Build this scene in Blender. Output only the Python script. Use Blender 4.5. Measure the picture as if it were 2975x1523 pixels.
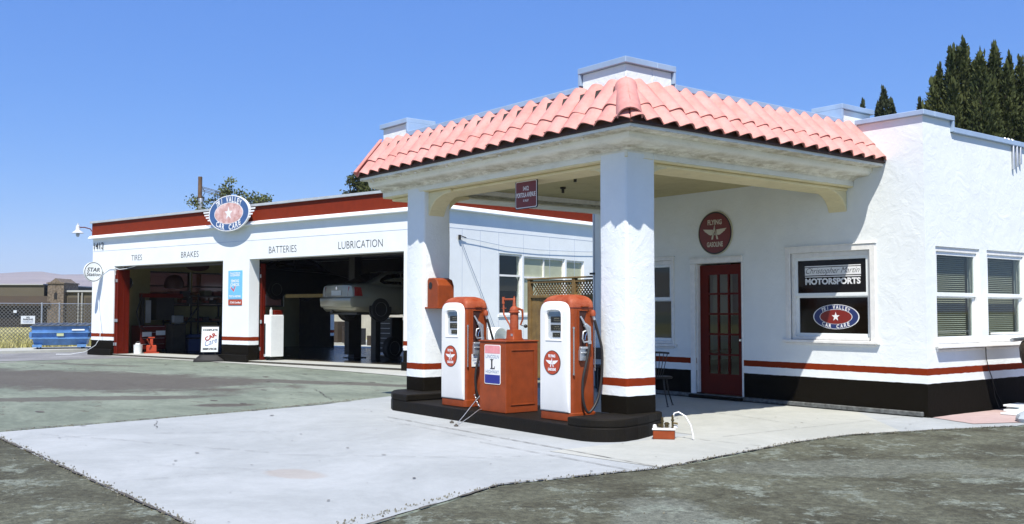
import bpy, bmesh, math, random
from mathutils import Vector, Matrix
R = math.radians
random.seed(7)
SC = bpy.context.scene
for o in list(bpy.data.objects): bpy.data.objects.remove(o)
COL = SC.collection

# ------------------------------------------------------------------ camera
cam = bpy.data.objects.new('camera', bpy.data.cameras.new('camera'))
COL.objects.link(cam); SC.camera = cam
cam.location = (0, 0, 1.5)
cam.rotation_euler = (R(90 + 2.825), 0, R(51.798))
cam.data.sensor_width = 36; cam.data.lens = 36 * 2917.2 / 2975
cam.data.clip_start = 0.05; cam.data.clip_end = 12000
# ------------------------------------------------------------------ world + sun
SUN = Vector((0.48, -0.43, 1.0)).normalized()
elev = math.asin(SUN.z); az = math.atan2(SUN.x, SUN.y)
w = bpy.data.worlds.new('World'); SC.world = w; w.use_nodes = True
nt = w.node_tree; nt.nodes.clear()
sky = nt.nodes.new('ShaderNodeTexSky'); sky.sky_type = 'NISHITA'; sky.sun_disc = False
sky.sun_elevation = elev; sky.sun_rotation = az
sky.altitude = 0; sky.air_density = 1.0; sky.dust_density = 0.15; sky.ozone_density = 3.5
hs = nt.nodes.new('ShaderNodeHueSaturation'); hs.inputs['Saturation'].default_value = 1.42; hs.inputs['Value'].default_value = 1.0
bg = nt.nodes.new('ShaderNodeBackground'); bg.inputs['Strength'].default_value = 0.096
ow = nt.nodes.new('ShaderNodeOutputWorld')
mxs = nt.nodes.new('ShaderNodeMix'); mxs.data_type = 'RGBA'; mxs.inputs['Factor'].default_value = 0.5; mxs.inputs[7].default_value = (1.53, 2.75, 7.8, 1)
nt.links.new(sky.outputs[0], hs.inputs['Color']); nt.links.new(hs.outputs[0], mxs.inputs[6]); nt.links.new(mxs.outputs[2], bg.inputs['Color']); nt.links.new(bg.outputs[0], ow.inputs[0])
sl = bpy.data.lights.new('sun', 'SUN'); sl.energy = 5.0; sl.angle = R(0.5); sl.color = (1, 0.955, 0.89)
so = bpy.data.objects.new('sun', sl); COL.objects.link(so)
so.rotation_euler = (-SUN).to_track_quat('-Z', 'Y').to_euler()
SC.view_settings.view_transform = 'Standard'; SC.view_settings.look = 'None'
SC.view_settings.exposure = 0.48; SC.view_settings.gamma = 1.0
SC.cycles.use_denoising = True
SC.cycles.max_bounces = 8; SC.cycles.transparent_max_bounces = 24

# ------------------------------------------------------------------ frames
G = R(13.11)
cG, sG = math.cos(G), math.sin(G)
def F2W(frame, p):
    if frame == 'G': return Vector((cG*p[0]-sG*p[1], sG*p[0]+cG*p[1], p[2]))
    return Vector(p)
FA = {'G': G, 'W': 0.0}

# ------------------------------------------------------------------ materials
MT = {}
def node(nt, t, **kw):
    n = nt.nodes.new(t)
    for k, v in kw.items():
        if hasattr(n, k): setattr(n, k, v)
        else: n.inputs[k].default_value = v
    return n
def mat(name, col, rough=0.6, metal=0.0, var=0.0, vscale=4.0, bump=0.0, bscale=40.0, spec=0.5, col2=None, emit=None, coat=0.0, extra=None):
    if name in MT: return MT[name]
    m = bpy.data.materials.new(name); m.use_nodes = True; MT[name] = m
    nt = m.node_tree; b = nt.nodes['Principled BSDF']; L = nt.links.new
    b.inputs['Base Color'].default_value = (*col, 1); b.inputs['Roughness'].default_value = rough
    b.inputs['Metallic'].default_value = metal; b.inputs['Specular IOR Level'].default_value = spec
    b.inputs['Coat Weight'].default_value = coat
    tc = nt.nodes.new('ShaderNodeTexCoord')
    if var > 0 or col2:
        n = node(nt, 'ShaderNodeTexNoise'); n.inputs['Scale'].default_value = vscale; n.inputs['Detail'].default_value = 8; n.inputs['Roughness'].default_value = 0.65
        L(tc.outputs['Object'], n.inputs['Vector'])
        r = nt.nodes.new('ShaderNodeValToRGB'); r.color_ramp.elements[0].position = 0.35; r.color_ramp.elements[1].position = 0.65
        if col2: a, c = col, col2
        else: a = tuple(x*(1-var) for x in col); c = tuple(min(1, x*(1+var)) for x in col)
        r.color_ramp.elements[0].color = (*a, 1); r.color_ramp.elements[1].color = (*c, 1)
        L(n.outputs['Fac'], r.inputs['Fac']); L(r.outputs['Color'], b.inputs['Base Color'])
        rr = node(nt, 'ShaderNodeMapRange'); rr.inputs['To Min'].default_value = max(0.02, rough-0.08); rr.inputs['To Max'].default_value = min(1, rough+0.08)
        L(n.outputs['Fac'], rr.inputs['Value']); L(rr.outputs[0], b.inputs['Roughness'])
    if bump > 0:
        n2 = node(nt, 'ShaderNodeTexNoise'); n2.inputs['Scale'].default_value = bscale; n2.inputs['Detail'].default_value = 6
        L(tc.outputs['Object'], n2.inputs['Vector'])
        bp = node(nt, 'ShaderNodeBump'); bp.inputs['Strength'].default_value = 1.0; bp.inputs['Distance'].default_value = bump
        L(n2.outputs['Fac'], bp.inputs['Height']); L(bp.outputs[0], b.inputs['Normal'])
    if emit: b.inputs['Emission Color'].default_value = (*emit, 1); b.inputs['Emission Strength'].default_value = 1
    return m

WHITE = (0.805, 0.84, 0.82); RED = (0.21, 0.026, 0.005); BLACK = (0.006, 0.0045, 0.002); CREAM = (0.76, 0.68, 0.42)
def stucco(name, stops, grime=0.0, lo=0.004, hi=0.0022, white=WHITE):
    """stucco wall painted in horizontal bands; stops = [(z_from, colour)]"""
    if name in MT: return MT[name]
    m = bpy.data.materials.new(name); m.use_nodes = True; MT[name] = m
    nt = m.node_tree; b = nt.nodes['Principled BSDF']; L = nt.links.new
    b.inputs['Roughness'].default_value = 0.85; b.inputs['Specular IOR Level'].default_value = 0.12
    tc = nt.nodes.new('ShaderNodeTexCoord'); sx = nt.nodes.new('ShaderNodeSeparateXYZ'); L(tc.outputs['Object'], sx.inputs[0])
    wob = node(nt, 'ShaderNodeTexNoise'); wob.inputs['Scale'].default_value = 7; wob.inputs['Detail'].default_value = 4; L(tc.outputs['Object'], wob.inputs['Vector'])
    mw = node(nt, 'ShaderNodeMath', operation='MULTIPLY_ADD'); mw.inputs[1].default_value = 0.016; L(wob.outputs['Fac'], mw.inputs[0]); L(sx.outputs['Z'], mw.inputs[2])
    dv = node(nt, 'ShaderNodeMath', operation='MULTIPLY'); dv.inputs[1].default_value = 1/5.0; L(mw.outputs[0], dv.inputs[0])
    r = nt.nodes.new('ShaderNodeValToRGB'); r.color_ramp.interpolation = 'CONSTANT'
    el = r.color_ramp.elements
    el[0].position = 0; el[0].color = (*stops[0][1], 1)
    el[1].position = 0.999; el[1].color = (*stops[-1][1], 1)
    for z, c in stops[1:]:
        e = el.new((z+0.008)/5.0); e.color = (*c, 1)
    L(dv.outputs[0], r.inputs['Fac'])
    # faint dirt / patchiness of the paint
    n = node(nt, 'ShaderNodeTexNoise'); n.inputs['Scale'].default_value = 1.3; n.inputs['Detail'].default_value = 9; n.inputs['Roughness'].default_value = 0.7; L(tc.outputs['Object'], n.inputs['Vector'])
    mr = node(nt, 'ShaderNodeMapRange'); mr.inputs['From Min'].default_value = 0.35; mr.inputs['From Max'].default_value = 0.7; mr.inputs['To Min'].default_value = 0.94; mr.inputs['To Max'].default_value = 1.03; L(n.outputs['Fac'], mr.inputs['Value'])
    mx = node(nt, 'ShaderNodeMix', data_type='RGBA', blend_type='MULTIPLY'); mx.inputs['Factor'].default_value = 1
    L(r.outputs['Color'], mx.inputs[6]); L(mr.outputs[0], mx.inputs[7])
    out = mx.outputs[2]
    if grime > 0:
        mp = node(nt, 'ShaderNodeMapping'); mp.inputs['Scale'].default_value = (2.2, 2.2, 9); L(tc.outputs['Object'], mp.inputs['Vector'])
        g = node(nt, 'ShaderNodeTexNoise'); g.inputs['Scale'].default_value = 1.6; g.inputs['Detail'].default_value = 10; g.inputs['Roughness'].default_value = 0.78; L(mp.outputs[0], g.inputs['Vector'])
        gr = node(nt, 'ShaderNodeMapRange'); gr.inputs['From Min'].default_value = 0.50; gr.inputs['From Max'].default_value = 0.66; gr.inputs['To Min'].default_value = 0; gr.inputs['To Max'].default_value = grime*(.35 if grime == .5 else 1); L(g.outputs['Fac'], gr.inputs['Value'])
        gf = gr.outputs[0]
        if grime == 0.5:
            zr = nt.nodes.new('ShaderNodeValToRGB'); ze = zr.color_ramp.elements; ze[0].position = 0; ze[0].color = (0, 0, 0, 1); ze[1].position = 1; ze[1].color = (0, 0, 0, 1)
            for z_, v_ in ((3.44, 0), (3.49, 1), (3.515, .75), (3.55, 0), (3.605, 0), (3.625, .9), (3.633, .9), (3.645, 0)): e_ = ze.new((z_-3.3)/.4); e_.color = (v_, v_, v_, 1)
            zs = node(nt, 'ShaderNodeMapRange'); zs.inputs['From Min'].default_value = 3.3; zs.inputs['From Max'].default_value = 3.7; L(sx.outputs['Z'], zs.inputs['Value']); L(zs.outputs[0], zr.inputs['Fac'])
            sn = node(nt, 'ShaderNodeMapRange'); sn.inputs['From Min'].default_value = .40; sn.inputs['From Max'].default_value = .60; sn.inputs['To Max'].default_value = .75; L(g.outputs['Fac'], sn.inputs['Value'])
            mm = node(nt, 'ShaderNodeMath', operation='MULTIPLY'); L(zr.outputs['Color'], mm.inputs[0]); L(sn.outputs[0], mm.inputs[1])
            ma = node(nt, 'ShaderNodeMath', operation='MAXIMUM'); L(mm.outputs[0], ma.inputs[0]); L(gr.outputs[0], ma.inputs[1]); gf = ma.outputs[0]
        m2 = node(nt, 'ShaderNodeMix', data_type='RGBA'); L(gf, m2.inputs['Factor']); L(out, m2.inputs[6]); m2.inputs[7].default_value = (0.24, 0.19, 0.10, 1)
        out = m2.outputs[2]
    L(out, b.inputs['Base Color'])
    a = node(nt, 'ShaderNodeTexNoise'); a.inputs['Scale'].default_value = 3.2; a.inputs['Detail'].default_value = 5; a.inputs['Distortion'].default_value = 1.6; L(tc.outputs['Object'], a.inputs['Vector'])
    c = node(nt, 'ShaderNodeTexNoise'); c.inputs['Scale'].default_value = 26; c.inputs['Detail'].default_value = 6; L(tc.outputs['Object'], c.inputs['Vector'])
    # sparse trowel ridges
    v = node(nt, 'ShaderNodeTexNoise'); v.inputs['Scale'].default_value = 5; v.inputs['Detail'].default_value = 2; v.inputs['Distortion'].default_value = 3; L(tc.outputs['Object'], v.inputs['Vector'])
    vr = nt.nodes.new('ShaderNodeValToRGB'); e = vr.color_ramp.elements; e[0].position = 0.60; e[0].color = (0, 0, 0, 1); e[1].position = 0.64; e[1].color = (1, 1, 1, 1); L(v.outputs['Fac'], vr.inputs['Fac'])
    b1 = node(nt, 'ShaderNodeBump'); b1.inputs['Distance'].default_value = lo*4; b1.inputs['Strength'].default_value = 0.55; L(a.outputs['Fac'], b1.inputs['Height'])
    b2 = node(nt, 'ShaderNodeBump'); b2.inputs['Distance'].default_value = hi; b2.inputs['Strength'].default_value = 0.7; L(c.outputs['Fac'], b2.inputs['Height']); L(b1.outputs[0], b2.inputs['Normal'])
    b3 = node(nt, 'ShaderNodeBump'); b3.inputs['Distance'].default_value = hi*1.2; b3.inputs['Strength'].default_value = 0.3; L(vr.outputs['Color'], b3.inputs['Height']); L(b2.outputs[0], b3.inputs['Normal'])
    L(b3.outputs[0], b.inputs['Normal'])
    return m
ST = [(0, BLACK), (0.475, WHITE), (0.58, RED), (0.695, WHITE)]
M_WALL = stucco('station_stucco', ST)
M_COLM = stucco('column_stucco', ST, hi=0.003)
M_BEAM = stucco('beam_stucco', [(0, CREAM), (3.38, (0.84, 0.83, 0.72))], grime=0.5)  # cream soffit paint also holds the warm tint of the canopy shade
M_CEIL = stucco('shade_tinted_ceiling_paint', [(0, (0.54, 0.47, 0.25)), (4, (0.54, 0.47, 0.25))], grime=0.3)  # ochre mixes ceiling paint with the olive tint of the canopy shade
M_GAR = stucco('garage_stucco', [(0, BLACK), (0.50, WHITE), (0.635, RED), (0.735, WHITE)], lo=0.0008, hi=0.0006)
M_WHITE = mat('white_paint', WHITE, 0.5, var=0.04)
M_TRIM = mat('trim_paint', (0.80, 0.79, 0.74), 0.5, var=0.07, vscale=9, bump=0.001)
M_REDB = mat('red_fascia_paint', (0.19, 0.022, 0.005), 0.7, spec=0.2, var=0.10, vscale=6)
M_PUMP = mat('pump_red_paint', (0.25, 0.048, 0.010), 0.5, spec=0.3, var=0.14, vscale=7, bump=0.0006, bscale=60)
M_PRED = mat('door_red_paint', (0.11, 0.008, 0.002), 0.55, spec=0.15, var=0.12, vscale=8)
M_FADE = mat('faded_red_paint', (0.27, 0.042, 0.010), 0.6, spec=0.3, col2=(0.38, 0.10, 0.045), vscale=9)
M_PWH = mat('pump_white_enamel', (0.82, 0.81, 0.76), 0.22, var=0.02, coat=0.4)
M_BLK = mat('black_paint', BLACK, 0.7, spec=0.15, var=0.3, vscale=6, bump=0.002, bscale=60)
M_ISL = mat('black_kerb_paint', (0.007, 0.0052, 0.0025), 0.7, spec=0.2, var=0.35, vscale=5, bump=0.004, bscale=34)
M_DK = mat('dark_metal', (0.02, 0.018, 0.014), 0.5, var=0.3)
M_CHR = mat('chrome', (0.72, 0.72, 0.72), 0.18, metal=1.0)
M_ALU = mat('dull_metal', (0.52, 0.54, 0.55), 0.45, metal=0.8, var=0.12)
M_FLASH = mat('roof_flashing', (0.36, 0.47, 0.60), 0.5, metal=0.2, var=0.08, vscale=3)
M_RUB = mat('black_rubber', (0.018, 0.016, 0.014), 0.55, var=0.2)
M_LET = mat('black_lettering', (0.012, 0.011, 0.010), 0.5)
M_LWH = mat('white_lettering', (0.82, 0.82, 0.80), 0.5)
M_LBL = mat('blue_lettering', (0.05, 0.11, 0.30), 0.5)
M_LRD = mat('red_lettering', (0.36, 0.035, 0.015), 0.5)
M_NAVY = mat('navy_enamel', (0.035, 0.06, 0.19), 0.45, var=0.15)
M_SRED = mat('sign_red_enamel', (0.42, 0.055, 0.018), 0.32, var=0.08)
M_DRED = mat('sign_dark_red_enamel', (0.16, 0.016, 0.010), 0.4, var=0.08)
M_WOOD = mat('fence_wood', (0.23, 0.145, 0.045), 0.75, col2=(0.13, 0.08, 0.028), vscale=5, bump=0.003)
M_DWOOD = mat('dark_wood', (0.045, 0.03, 0.014), 0.6, col2=(0.02, 0.014, 0.008), vscale=9, bump=0.006, bscale=14)
M_POLE = mat('pole_wood', (0.12, 0.07, 0.035), 0.8, var=0.3, vscale=3)
M_BARK = mat('bark', (0.06, 0.045, 0.03), 0.9, var=0.3, vscale=6)
M_INT = mat('interior_wall', (0.20, 0.17, 0.09), 0.8, var=0.2, vscale=1.5)
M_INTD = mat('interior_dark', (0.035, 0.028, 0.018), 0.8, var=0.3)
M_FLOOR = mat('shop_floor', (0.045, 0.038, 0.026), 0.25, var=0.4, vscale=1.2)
M_TYRE = mat('tyre_rubber', (0.014, 0.012, 0.010), 0.7, bump=0.003, bscale=40)
M_SILV = mat('silver_car_paint', (0.27, 0.255, 0.19), 0.32, metal=0.5, coat=0.4)
M_DCAR = mat('dark_car_paint', (0.016, 0.015, 0.014), 0.3, metal=0.3, coat=0.5)
M_TAIL = mat('tail_light', (0.22, 0.006, 0.006), 0.15, coat=0.8)
M_YEL = mat('lift_yellow_paint', (0.32, 0.20, 0.03), 0.5, var=0.15)
M_DBLU = mat('dumpster_blue_paint', (0.10, 0.23, 0.46), 0.5, var=0.2, vscale=4)
M_PLST = mat('grey_plastic_lid', (0.07, 0.08, 0.09), 0.5, var=0.2)
M_STONE = mat('tower_stone', (0.20, 0.16, 0.12), 0.9, col2=(0.07, 0.055, 0.04), vscale=6, bump=0.05, bscale=3)
M_TAN = mat('tan_building_wall', (0.095, 0.082, 0.055), 0.85, var=0.06, vscale=0.6)
M_BRN = mat('brown_awning', (0.040, 0.028, 0.016), 0.85, var=0.1, vscale=1)
M_BLIND = mat('blind_slat', (0.42, 0.41, 0.31), 0.6)
M_PINK = mat('pink_enamel', (0.80, 0.33, 0.33), 0.4, col2=(0.72, 0.25, 0.25), vscale=16)
M_CONC = None

def glass(name, tint=(0.85, 0.88, 0.85), rough=0.02, base=0.0):
    if name in MT: return MT[name]
    m = bpy.data.materials.new(name); m.use_nodes = True; MT[name] = m
    nt = m.node_tree; nt.nodes.clear(); L = nt.links.new
    t = nt.nodes.new('ShaderNodeBsdfTransparent'); t.inputs[0].default_value = (*tint, 1)
    g = nt.nodes.new('ShaderNodeBsdfGlossy'); g.inputs['Roughness'].default_value = rough; g.inputs[0].default_value = (0.9, 0.95, 0.92, 1)
    f = nt.nodes.new('ShaderNodeFresnel'); f.inputs['IOR'].default_value = 1.5
    ad = node(nt, 'ShaderNodeMath', operation='ADD'); ad.inputs[1].default_value = base; ge = nt.nodes.new('ShaderNodeNewGeometry'); iv = node(nt, 'ShaderNodeMath', operation='SUBTRACT'); iv.inputs[0].default_value = 1; L(ge.outputs['Backfacing'], iv.inputs[1]); L(f.outputs[0], ad.inputs[0])
    mu = node(nt, 'ShaderNodeMath', operation='MULTIPLY'); L(ad.outputs[0], mu.inputs[0]); L(iv.outputs[0], mu.inputs[1])
    mx = nt.nodes.new('ShaderNodeMixShader'); o = nt.nodes.new('ShaderNodeOutputMaterial')
    L(mu.outputs[0], mx.inputs[0]); L(t.outputs[0], mx.inputs[1]); L(g.outputs[0], mx.inputs[2]); L(mx.outputs[0], o.inputs[0])
    return m
M_GLASS = glass('window_glass')
M_GDARK = glass('tinted_glass', (0.25, 0.25, 0.22))
M_GBLK = mat('black_vinyl_glass', (0.007, 0.005, 0.003), 0.08, spec=0.22)

# ------------------------------------------------------------------ mesh builder
class MB:
    def __init__(s): s.v = []; s.f = []; s.mi = []; s.cur = 0
    def add(s, vs, fs):
        b = len(s.v); s.v += [tuple(p) for p in vs]
        for f in fs: s.f.append(tuple(i+b for i in f)); s.mi.append(s.cur)
        return s
    def quad(s, a, b, c, d): return s.add([a, b, c, d], [(0, 1, 2, 3)])
    def box(s, x0, x1, y0, y1, z0, z1):
        return s.add([(x0, y0, z0), (x1, y0, z0), (x1, y1, z0), (x0, y1, z0), (x0, y0, z1), (x1, y0, z1), (x1, y1, z1), (x0, y1, z1)],
                     [(0, 3, 2, 1), (4, 5, 6, 7), (0, 1, 5, 4), (1, 2, 6, 5), (2, 3, 7, 6), (3, 0, 4, 7)])
    def obox(s, c, U, V, W, a, b, h):  # oriented box: centre, axes, half sizes
        c, U, V, W = Vector(c), Vector(U).normalized(), Vector(V).normalized(), Vector(W).normalized()
        vs = [c + U*a*i + V*b*j + W*h*k for k in (-1, 1) for (i, j) in ((-1, -1), (1, -1), (1, 1), (-1, 1))]
        return s.add(vs, [(0, 3, 2, 1), (4, 5, 6, 7), (0, 1, 5, 4), (1, 2, 6, 5), (2, 3, 7, 6), (3, 0, 4, 7)])
    def extr(s, pts, vec):
        n = len(pts); vec = Vector(vec)
        vs = [Vector(p) for p in pts] + [Vector(p)+vec for p in pts]
        fs = [tuple(range(n-1, -1, -1)), tuple(range(n, 2*n))] + [(i, (i+1) % n, n+(i+1) % n, n+i) for i in range(n)]
        return s.add(vs, fs)
    def loft(s, rings, cap=True, closed=True):
        n = len(rings[0]); vs = [p for r in rings for p in r]; fs = []
        for k in range(len(rings)-1):
            for i in range(n if closed else n-1):
                j = (i+1) % n; fs.append((k*n+i, k*n+j, (k+1)*n+j, (k+1)*n+i))
        if cap: fs.append(tuple(range(n-1, -1, -1))); fs.append(tuple(range((len(rings)-1)*n, len(rings)*n)))
        return s.add(vs, fs)
    def tube(s, pts, r, n=8, cap=True):
        pts = [Vector(p) for p in pts]; rings = []; prev = None
        rr = r if isinstance(r, (list, tuple)) else [r]*len(pts)
        for i, p in enumerate(pts):
            d = (pts[min(i+1, len(pts)-1)]-pts[max(i-1, 0)]).normalized()
            if prev is None:
                a = Vector((0, 0, 1)) if abs(d.z) < 0.9 else Vector((1, 0, 0))
                u = d.cross(a).normalized()
            else: u = (prev - d*prev.dot(d)).normalized()
            prev = u; v = d.cross(u)
            rings.append([p+(u*math.cos(2*math.pi*k/n)+v*math.sin(2*math.pi*k/n))*rr[i] for k in range(n)])
        return s.loft(rings, cap)
    def disc(s, c, U, V, a, b, thick=None, n=48, N=None):
        c, U, V = Vector(c), Vector(U), Vector(V)
        pts = [c+U*a*math.cos(2*math.pi*k/n)+V*b*math.sin(2*math.pi*k/n) for k in range(n)]
        if thick: return s.extr(pts, Vector(N)*thick)
        return s.add(pts, [tuple(range(n))])
    def ring(s, c, U, V, a, b, a2, b2, n=48):
        c, U, V = Vector(c), Vector(U), Vector(V)
        p = [c+U*a*math.cos(2*math.pi*k/n)+V*b*math.sin(2*math.pi*k/n) for k in range(n)]
        q = [c+U*a2*math.cos(2*math.pi*k/n)+V*b2*math.sin(2*math.pi*k/n) for k in range(n)]
        return s.add(p+q, [(i, (i+1) % n, n+(i+1) % n, n+i) for i in range(n)])
    def lathe(s, prof, c, n=24, axis='z'):
        c = Vector(c); rings = []
        for r_, h in prof:
            ring = []
            for k in range(n):
                a = 2*math.pi*k/n; x, y = r_*math.cos(a), r_*math.sin(a)
                ring.append(c+(Vector((x, y, h)) if axis == 'z' else Vector((x, h, y)) if axis == 'y' else Vector((h, x, y))))
            rings.append(ring)
        return s.loft(rings)
    def text(s, txt, c, U, V, w_, h_, shear=0.0, bold=0.0, rot=0.0):
        vs, fs = glyphs(txt, shear, bold)
        if not vs: return s
        xs = [p[0] for p in vs]; ys = [p[1] for p in vs]
        x0, x1, y0, y1 = min(xs), max(xs), min(ys), max(ys)
        sy = h_/(y1-y0); sx = w_/(x1-x0) if w_ else sy
        c, U, V = Vector(c), Vector(U), Vector(V)
        if rot: U, V = U*math.cos(rot)+V*math.sin(rot), V*math.cos(rot)-U*math.sin(rot)
        return s.add([c+U*((p[0]-(x0+x1)/2)*sx)+V*((p[1]-(y0+y1)/2)*sy) for p in vs], fs)
    def arctext(s, txt, c, U, V, a, b, a0, a1, h_, wfac=0.62, bottom=False, bold=0.02):
        c, U, V = Vector(c), Vector(U), Vector(V)
        n = len(txt)
        for i, ch in enumerate(txt):
            if ch == ' ': continue
            t = a0+(a1-a0)*(i/(n-1))
            p = c+U*a*math.cos(t)+V*b*math.sin(t)
            tang = (U*(-a*math.sin(t))+V*(b*math.cos(t))).normalized()
            if not bottom: tang = -tang
            tang = (tang+U*.9).normalized()
            nn = U*(tang.dot(V))*-1+V*(tang.dot(U))
            s.text(ch, p, tang, nn, h_*wfac*{'I': .22, 'L': .8, 'E': .85, 'C': 1.05, 'A': 1.1, 'V': 1.1}.get(ch, 1.0), h_, bold=bold)
        return s
_gc = {}
def glyphs(txt, shear, bold):
    k = (txt, shear, bold)
    if k in _gc: return _gc[k]
    cu = bpy.data.curves.new('t', 'FONT'); cu.body = txt; cu.size = 1; cu.shear = shear; cu.offset = bold; cu.resolution_u = 3; cu.fill_mode = 'FRONT'
    ob = bpy.data.objects.new('t', cu); COL.objects.link(ob)
    me = bpy.data.meshes.new_from_object(ob.evaluated_get(bpy.context.evaluated_depsgraph_get()))
    vs = [tuple(v.co) for v in me.vertices]; fs = [tuple(p.vertices) for p in me.polygons]
    bpy.data.objects.remove(ob); bpy.data.curves.remove(cu); bpy.data.meshes.remove(me)
    _gc[k] = (vs, fs); return _gc[k]

BASE = {}
def build(mb, name, mats, base=(0, 0, 0), smooth=None, bev=0.0, recalc=True, bseg=1):
    me = bpy.data.meshes.new(name)
    B = Vector(base)
    me.from_pydata([tuple(Vector(p)-B) for p in mb.v], [], mb.f)
    if not isinstance(mats, (list, tuple)): mats = [mats]
    for m in mats: me.materials.append(m)
    if len(mats) > 1: me.polygons.foreach_set('material_index', mb.mi)
    if recalc:
        bm = bmesh.new(); bm.from_mesh(me); bmesh.ops.recalc_face_normals(bm, faces=bm.faces[:]); bm.to_mesh(me); bm.free()
    if smooth is not None:
        me.polygons.foreach_set('use_smooth', [True]*len(me.polygons)); me.set_sharp_from_angle(angle=R(smooth))
    me.update()
    o = bpy.data.objects.new(name, me); COL.objects.link(o)
    if bev > 0:
        md = o.modifiers.new('bevel', 'BEVEL'); md.width = bev; md.segments = bseg; md.limit_method = 'ANGLE'; md.angle_limit = R(40)
    return o
def tag(o, label, cat, group=None):
    o['label'] = label; o['category'] = cat
    if group: o['group'] = group
    return o
def thing(name, label, cat, base=(0, 0, 0), frame='W', group=None):
    o = bpy.data.objects.new(name, None); COL.objects.link(o); o.empty_display_size = 0.2
    o.location = F2W(frame, base); o.rotation_euler = (0, 0, FA[frame]); BASE[o.name] = Vector(base)
    return tag(o, label, cat, group)
def part(t, name, mb, m, label=None, **kw):
    b = BASE[t.name]; o = build(mb, name, m, b, **kw); o.parent = t; BASE[o.name] = b
    if label: o['label'] = label
    return o
def single(name, mb, m, label, cat, base, frame='W', group=None, **kw):
    o = build(mb, name, m, base, **kw); o.location = F2W(frame, base); o.rotation_euler = (0, 0, FA[frame]); BASE[o.name] = Vector(base)
    return tag(o, label, cat, group)
def struct(name, mb, m, frame='W', kind='structure', **kw):
    o = build(mb, name, m, (0, 0, 0), **kw); o.rotation_euler = (0, 0, FA[frame]); o['kind'] = kind; return o
def copy_tree(o, parent=None):
    c = o.copy(); COL.objects.link(c)
    if parent: c.parent = parent
    if o.name in BASE: BASE[c.name] = BASE[o.name]
    for ch in list(o.children): copy_tree(ch, c)
    return c

def wall(mb, axis, p0, p1, u0, u1, z0, z1, holes=()):
    """slab between planes p0 (outer) and p1 (inner), along u, with rectangular holes (u0,u1,z0,z1)"""
    us = sorted({u0, u1, *[h[0] for h in holes], *[h[1] for h in holes]}); zs = sorted({z0, z1, *[h[2] for h in holes], *[h[3] for h in holes]})
    us = [u for u in us if u0 <= u <= u1]; zs = [z for z in zs if z0 <= z <= z1]
    P = (lambda u, p, z: (u, p, z)) if axis == 'y' else (lambda u, p, z: (p, u, z))
    def solid(i, k):
        if not (0 <= i < len(us)-1 and 0 <= k < len(zs)-1): return False
        cu, cz = (us[i]+us[i+1])/2, (zs[k]+zs[k+1])/2
        return not any(h[0] < cu < h[1] and h[2] < cz < h[3] for h in holes)
    for i in range(len(us)-1):
        for k in range(len(zs)-1):
            if not solid(i, k): continue
            a, b, c, d = us[i], us[i+1], zs[k], zs[k+1]
            mb.quad(P(a, p0, c), P(b, p0, c), P(b, p0, d), P(a, p0, d)); mb.quad(P(b, p1, c), P(a, p1, c), P(a, p1, d), P(b, p1, d))
            if not solid(i-1, k): mb.quad(P(a, p1, c), P(a, p0, c), P(a, p0, d), P(a, p1, d))
            if not solid(i+1, k): mb.quad(P(b, p0, c), P(b, p1, c), P(b, p1, d), P(b, p0, d))
            if not solid(i, k-1): mb.quad(P(a, p1, c), P(b, p1, c), P(b, p0, c), P(a, p0, c))
            if not solid(i, k+1): mb.quad(P(a, p0, d), P(b, p0, d), P(b, p1, d), P(a, p1, d))
    return mb
X, Y, Z = Vector((1, 0, 0)), Vector((0, 1, 0)), Vector((0, 0, 1))

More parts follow.
